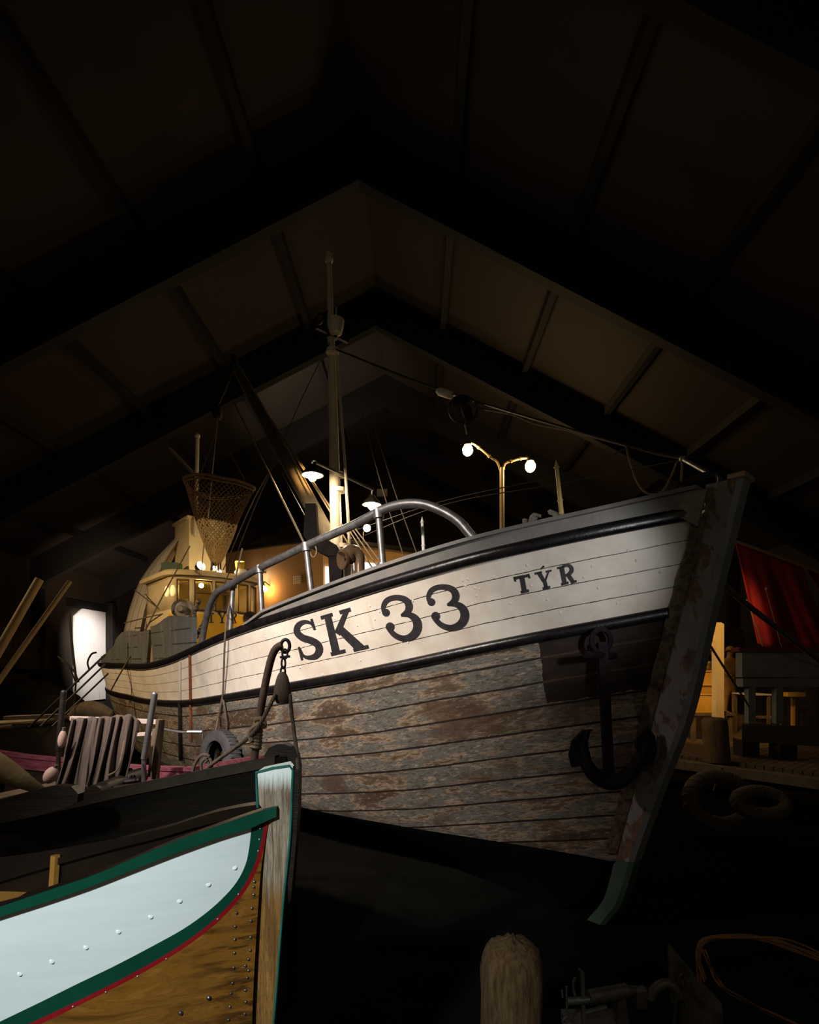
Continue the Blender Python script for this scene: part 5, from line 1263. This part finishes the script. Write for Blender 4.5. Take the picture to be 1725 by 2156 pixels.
m = MB(); m.ball(U(1484,1388,12.4), .15, 12, 0, (0,0,1), 1.2); m.ball(U(1478,1398,12.35), .13, 12); tag(m.build('net_bag', M_iron), 'dark hanging bag above the yellow crates', 'bag')
# mannequin in oilskins beyond
def mannequin(c, s=1.0):
    J = {'pel': (0,0,.95), 'sp': (0,.0,1.15), 'ch': (0,-.02,1.38), 'nk': (0,-.03,1.53), 'hd': (0,-.05,1.66), 'hd2': (0,-.05,1.76), 'ls': (-.19,-.02,1.43), 'le': (-.25,-.06,1.15), 'lh': (-.16,-.28,1.08), 'rs': (.19,-.02,1.43), 're': (.26,-.08,1.16), 'rh': (.22,-.34,1.06), 'lk': (-.11,-.04,.52), 'lf': (-.12,0,.06), 'lt': (-.12,-.17,.04), 'rk': (.11,-.04,.52), 'rf': (.12,0,.06), 'rt': (.12,-.17,.04)}
    E = [('pel','sp'),('sp','ch'),('ch','nk'),('nk','hd'),('hd','hd2'),('ch','ls'),('ls','le'),('le','lh'),('ch','rs'),('rs','re'),('re','rh'),('pel','lk'),('lk','lf'),('lf','lt'),('pel','rk'),('rk','rf'),('rf','rt')]
    rad = dict(pel=.17, sp=.17, ch=.18, nk=.065, hd=.10, hd2=.075, ls=.085, le=.06, lh=.045, rs=.085, re=.06, rh=.045, lk=.09, lf=.06, lt=.05, rk=.09, rf=.06, rt=.05)
    ks = list(J); me = bpy.data.meshes.new('mannequin_body'); root = thing('mannequin', 'standing mannequin in amber oilskins in the dark gap beyond the white post', 'mannequin', c)
    me.from_pydata([Vector(J[k])*s for k in ks], [(ks.index(a), ks.index(b)) for a, b in E], [])
    o = bpy.data.objects.new('body', me); COL.objects.link(o); o.parent = root; me.materials.append(pm('oilskin', (.45, .22, .04), (.6, .32, .07), 5, .45, bump=.2))
    md = o.modifiers.new('skin', 'SKIN'); md.use_smooth_shade = True
    for i, k in enumerate(ks): me.skin_vertices[0].data[i].radius = (rad[k]*s, rad[k]*s*.85)
    me.skin_vertices[0].data[0].use_root = True
    sb = o.modifiers.new('sub', 'SUBSURF'); sb.levels = sb.render_levels = 2
    off = c
    m = MB(); C_ = Vector(c)
    m.lathe([(.20,.0),(.19,.01),(.115,.05),(.10,.12),(.05,.16),(.001,.165)], C_+Vector((0,-.05*s,1.70*s)), (0,.25,1), 18); m.build('sou_wester', MATS['oilskin'], root)
    m = MB(); h = C_ + Vector((0,-.05,1.66))*s
    m.ball(h+Vector((0,-.10,-.01))*s, .018*s, 8)
    for sx in (-.035, .035): m.ball(h+Vector((sx,-.088,.03))*s, .012*s, 8, 1)
    m.beam(h+Vector((-.03,-.088,-.055))*s, h+Vector((.03,-.088,-.055))*s, .01, .008, mi=1); m.build('face', [MATS['oilskin'], M_iron], root)
    for hx in ('lh', 'rh'):
        for k in range(5):
            m = MB(); b = C_ + Vector(J[hx])*s; dx = (k-1.5)*.018 if k < 4 else (.045 if hx == 'lh' else -.045)
            L = (.075, .085, .08, .065, .05)[k]; m.tube([b+Vector((dx*.8,-.02,0)), b+Vector((dx,-.02-L*.5,-.005)), b+Vector((dx,-.02-L,-.035))], [.011,.010,.007], 6); m.build('finger', MATS['oilskin'], root)
p = on_quay(1536, 15.0); mz = .28
m = MB(); m.box(p+Vector((0,0,mz/2)), (.9, .8, mz)); tag(m.build('plinth', M_plank), 'dark wooden plinth under the amber mannequin', 'plinth')
mannequin(Vector((p.x, p.y, mz+.03)))
m = MB(); m.prism([on_quay(1519,15.9,0), on_quay(1572,15.9,0), on_quay(1568,15.9,2.6), on_quay(1556,15.9,2.75), on_quay(1523,15.9,2.6)], (0,.06,0)); tag(m.build('dark_screen', M_tar), 'dark upright board behind the amber mannequin', 'screen')
m = MB(); m.box(on_quay(1583, 13.0, U(0,1461,13.0).z), (.5, .75, .03)); wt = thing('work_table', 'low table with a bright white top under the grey stand', 'table', on_quay(1583, 13.0)); m.build('table_top', M_whitep, wt)
z_ = U(0,1461,13.0).z-.015
for sx in (-1, 1):
    for sy in (-1, 1): m = MB(); m.box(on_quay(1583, 13.0, z_/2)+Vector((sx*.2, sy*.32, 0)), (.06, .06, z_)); m.build('leg', M_plank, wt)
m = MB(); m.box(on_quay(1670, 12.4, U(0,1462,12.4).z), (.40, .25, .09)); m.box(on_quay(1670, 12.5, U(0,1462,12.4).z/2-.03), (.06, .06, U(0,1462,12.4).z-.1)); tag(m.build('orange_board', M_crate), 'orange board set on a post beyond the stand legs at right', 'board')
for i, (y, lab) in enumerate(((1478, 'upper pale step of the wooden steps beyond the stand legs'), (1505, 'lower pale step of the wooden steps beyond the stand legs'))):
    pass
stp = thing('wooden_steps', 'pale wooden steps seen between the grey stand legs', 'steps', on_quay(1616, 12.0))
for i in range(3):
    m = MB(); z = .17*(i+1); m.box(on_quay(1616, 11.6+.28*i, z-.02), (.52, .28, .04)); m.build('tread', M_plank, stp)
for sx in (-1, 1):
    m = MB(); m.prism([on_quay(1616,11.45,0)+Vector((sx*.28,0,0)), on_quay(1616,12.3,0)+Vector((sx*.28,0,0)), on_quay(1616,12.3,.5)+Vector((sx*.28,0,0)), on_quay(1616,12.05,.5)+Vector((sx*.28,0,0))], (.03,0,0)); m.build('stringer', M_plank, stp)
# rope fenders hung below the quay edge
for (px, py, R_, r_, lab) in ((1515, 1685, .40, .10, 'large dark rope ring hanging under the quay mooring post'), (1602, 1690, .30, .08, 'smaller dark rope ring lying beside the large ring below the quay')):
    c = U(px, py, 7.4 if R_ > .35 else 6.9); m = MB(); P = [c + Vector((R_*math.cos(a), .1*math.sin(a), R_*(.75 if R_ > .35 else .4)*math.sin(a))) for a in [2*math.pi*k/60 for k in range(61)]]
    m.strands(resample(P, 220), r_, 16); o = tag(m.build('rope_fender', M_darkrope), lab, 'fender')
m = MB(); m.tube([U(1519,1672,7.6)+Vector((0,.2,0)), on_quay(1521, 9.0, 0)], .012, 6); tag(m.build('rope', M_darkrope), 'thin rope from the quay edge down to the large rope ring', 'rope')

# ================================================================== bottom right: iron gear on the near quay
GY = 2.40
M_gear = pm('old_steel', (.05, .046, .042), (.11, .10, .09), 12, .5, .5, .4)
def g3(x, y, dy=0): return U(x, y, GY+dy)
wn = thing('hand_winch', 'old iron winch gear standing low at the bottom right', 'winch', (g3(1300, 2150).x, GY, 0))
m = MB(); m.tube([g3(1195,2108), g3(1240,2106), g3(1245,2102)], .016, 10); m.tube([g3(1240,2100), g3(1320,2085,.03)], .03, 12); m.tube([g3(1320,2085,.03), g3(1365,2090,.05)], .022, 12); m.build('shaft', M_gear, wn)
m = MB(); m.beam(g3(1229,2160), g3(1226,2046), .014, .02, (0,1,0)); m.tube(smooth_path([g3(1226,2048), g3(1222,2042), g3(1219,2040)], 6), .007, 6); m.build('upright', M_gear, wn)
m = MB(); m.tube(smooth_path([g3(1212,2100), g3(1208,2080), g3(1208,2066), g3(1213,2057)], 12), .006, 6); m.tube([g3(1185,2100), g3(1184,2085)], .005, 6); m.tube([g3(1195,2150), g3(1193,2076)], .005, 6); m.build('lever', M_gear, wn)
m = MB(); m.tube([g3(1194+9*math.cos(a), 2150+7*math.sin(a)) for a in [2*math.pi*k/16 for k in range(16)]], .005, 6, closed=True); m.build('ring', M_gear, wn)
m = MB(); m.prism([g3(x, y) for x, y in ((1300,2160),(1302,2108),(1318,2104),(1326,2160))], (0,.05,0)); m.prism([g3(x, y) for x, y in ((1340,2125),(1342,2090),(1364,2088),(1364,2125))], (0,.05,0)); m.box((g3(1262,2147).x, GY+.05, .022), (.26, .2, .044)); m.build('bracket', M_gear, wn)
m = MB(); m.tube(smooth_path([g3(1232,2132), g3(1255,2126), g3(1278,2120)], 8), .010, 8); m.build('pawl', M_gear, wn)
m = MB(); m.tube(smooth_path([g3(1368,2104), g3(1382,2080), g3(1405,2070), g3(1424,2082), g3(1430,2100)], 20), [.02]*20, 10); m.build('curved_arm', M_gear, wn)
dp = thing('steel_plate', 'pointed grey steel plate leaning beside the winch gear', 'plate', (g3(1460, 2150).x, GY+.1, 0))
m = MB(); m.prism([g3(x, y, .12+(2156-y)*.0004) for x, y in ((1408,1986),(1470,2058),(1520,2112),(1526,2175),(1440,2178),(1412,2100))], (0,.014,0)); m.build('plate', M_gear, dp)
m = MB()
m.tube(smooth_path([g3(1428,2070,.05), g3(1434,2052,.05), g3(1442,2060,.05), g3(1444,2082,.05)], 14), .006, 6); m.tube([g3(1418,2175,.05), g3(1424,2092,.05)], .008, 8); m.tube(smooth_path([g3(1438,2100,.05), g3(1444,2118,.05), g3(1436,2140,.05), g3(1440,2170,.05)], 14), .006, 6); m.prism([g3(x, y, .08) for x, y in ((1436,2178),(1438,2072),(1460,2066),(1462,2178))], (0,.02,0)); m.build('hook_gear', M_gear, dp)
# withy hoop coil
hc = thing('withy_coil', 'big loose coil of brown withies at the bottom right corner', 'coil', U(1640, 2150, 2.35))
M_withy = pm('brown_withy', (.16, .07, .03), (.24, .12, .05), 14, .8, bump=.4); rnd = random.Random(3)
for k in range(9):
    m = MB(); j = lambda a=8: rnd.uniform(-a, a); dy = rnd.uniform(-.04, .06)
    pts = [(1478+j(),2060+j()),(1470+j(5),2010+j(5)),(1486+j(6),1980+j(4)),(1560+j(),1972+j(5)),(1650+j(),1985+j(8)),(1760+j(),2030+j())]
    m.tube(smooth_path([U(x, y, 2.40+dy) for x, y in pts], 40), .0042, 6); m.build('withy', M_withy, hc)
for k in range(5):
    m = MB(); pts = [(1480+rnd.uniform(-6,6),2000),(1515+rnd.uniform(-5,8),2070),(1560,2105+rnd.uniform(-6,6)),(1650,2145+rnd.uniform(-8,8)),(1740,2185)]
    m.tube(smooth_path([U(x, y, 2.36) for x, y in pts], 30), .0042, 6); m.build('withy', M_withy, hc)
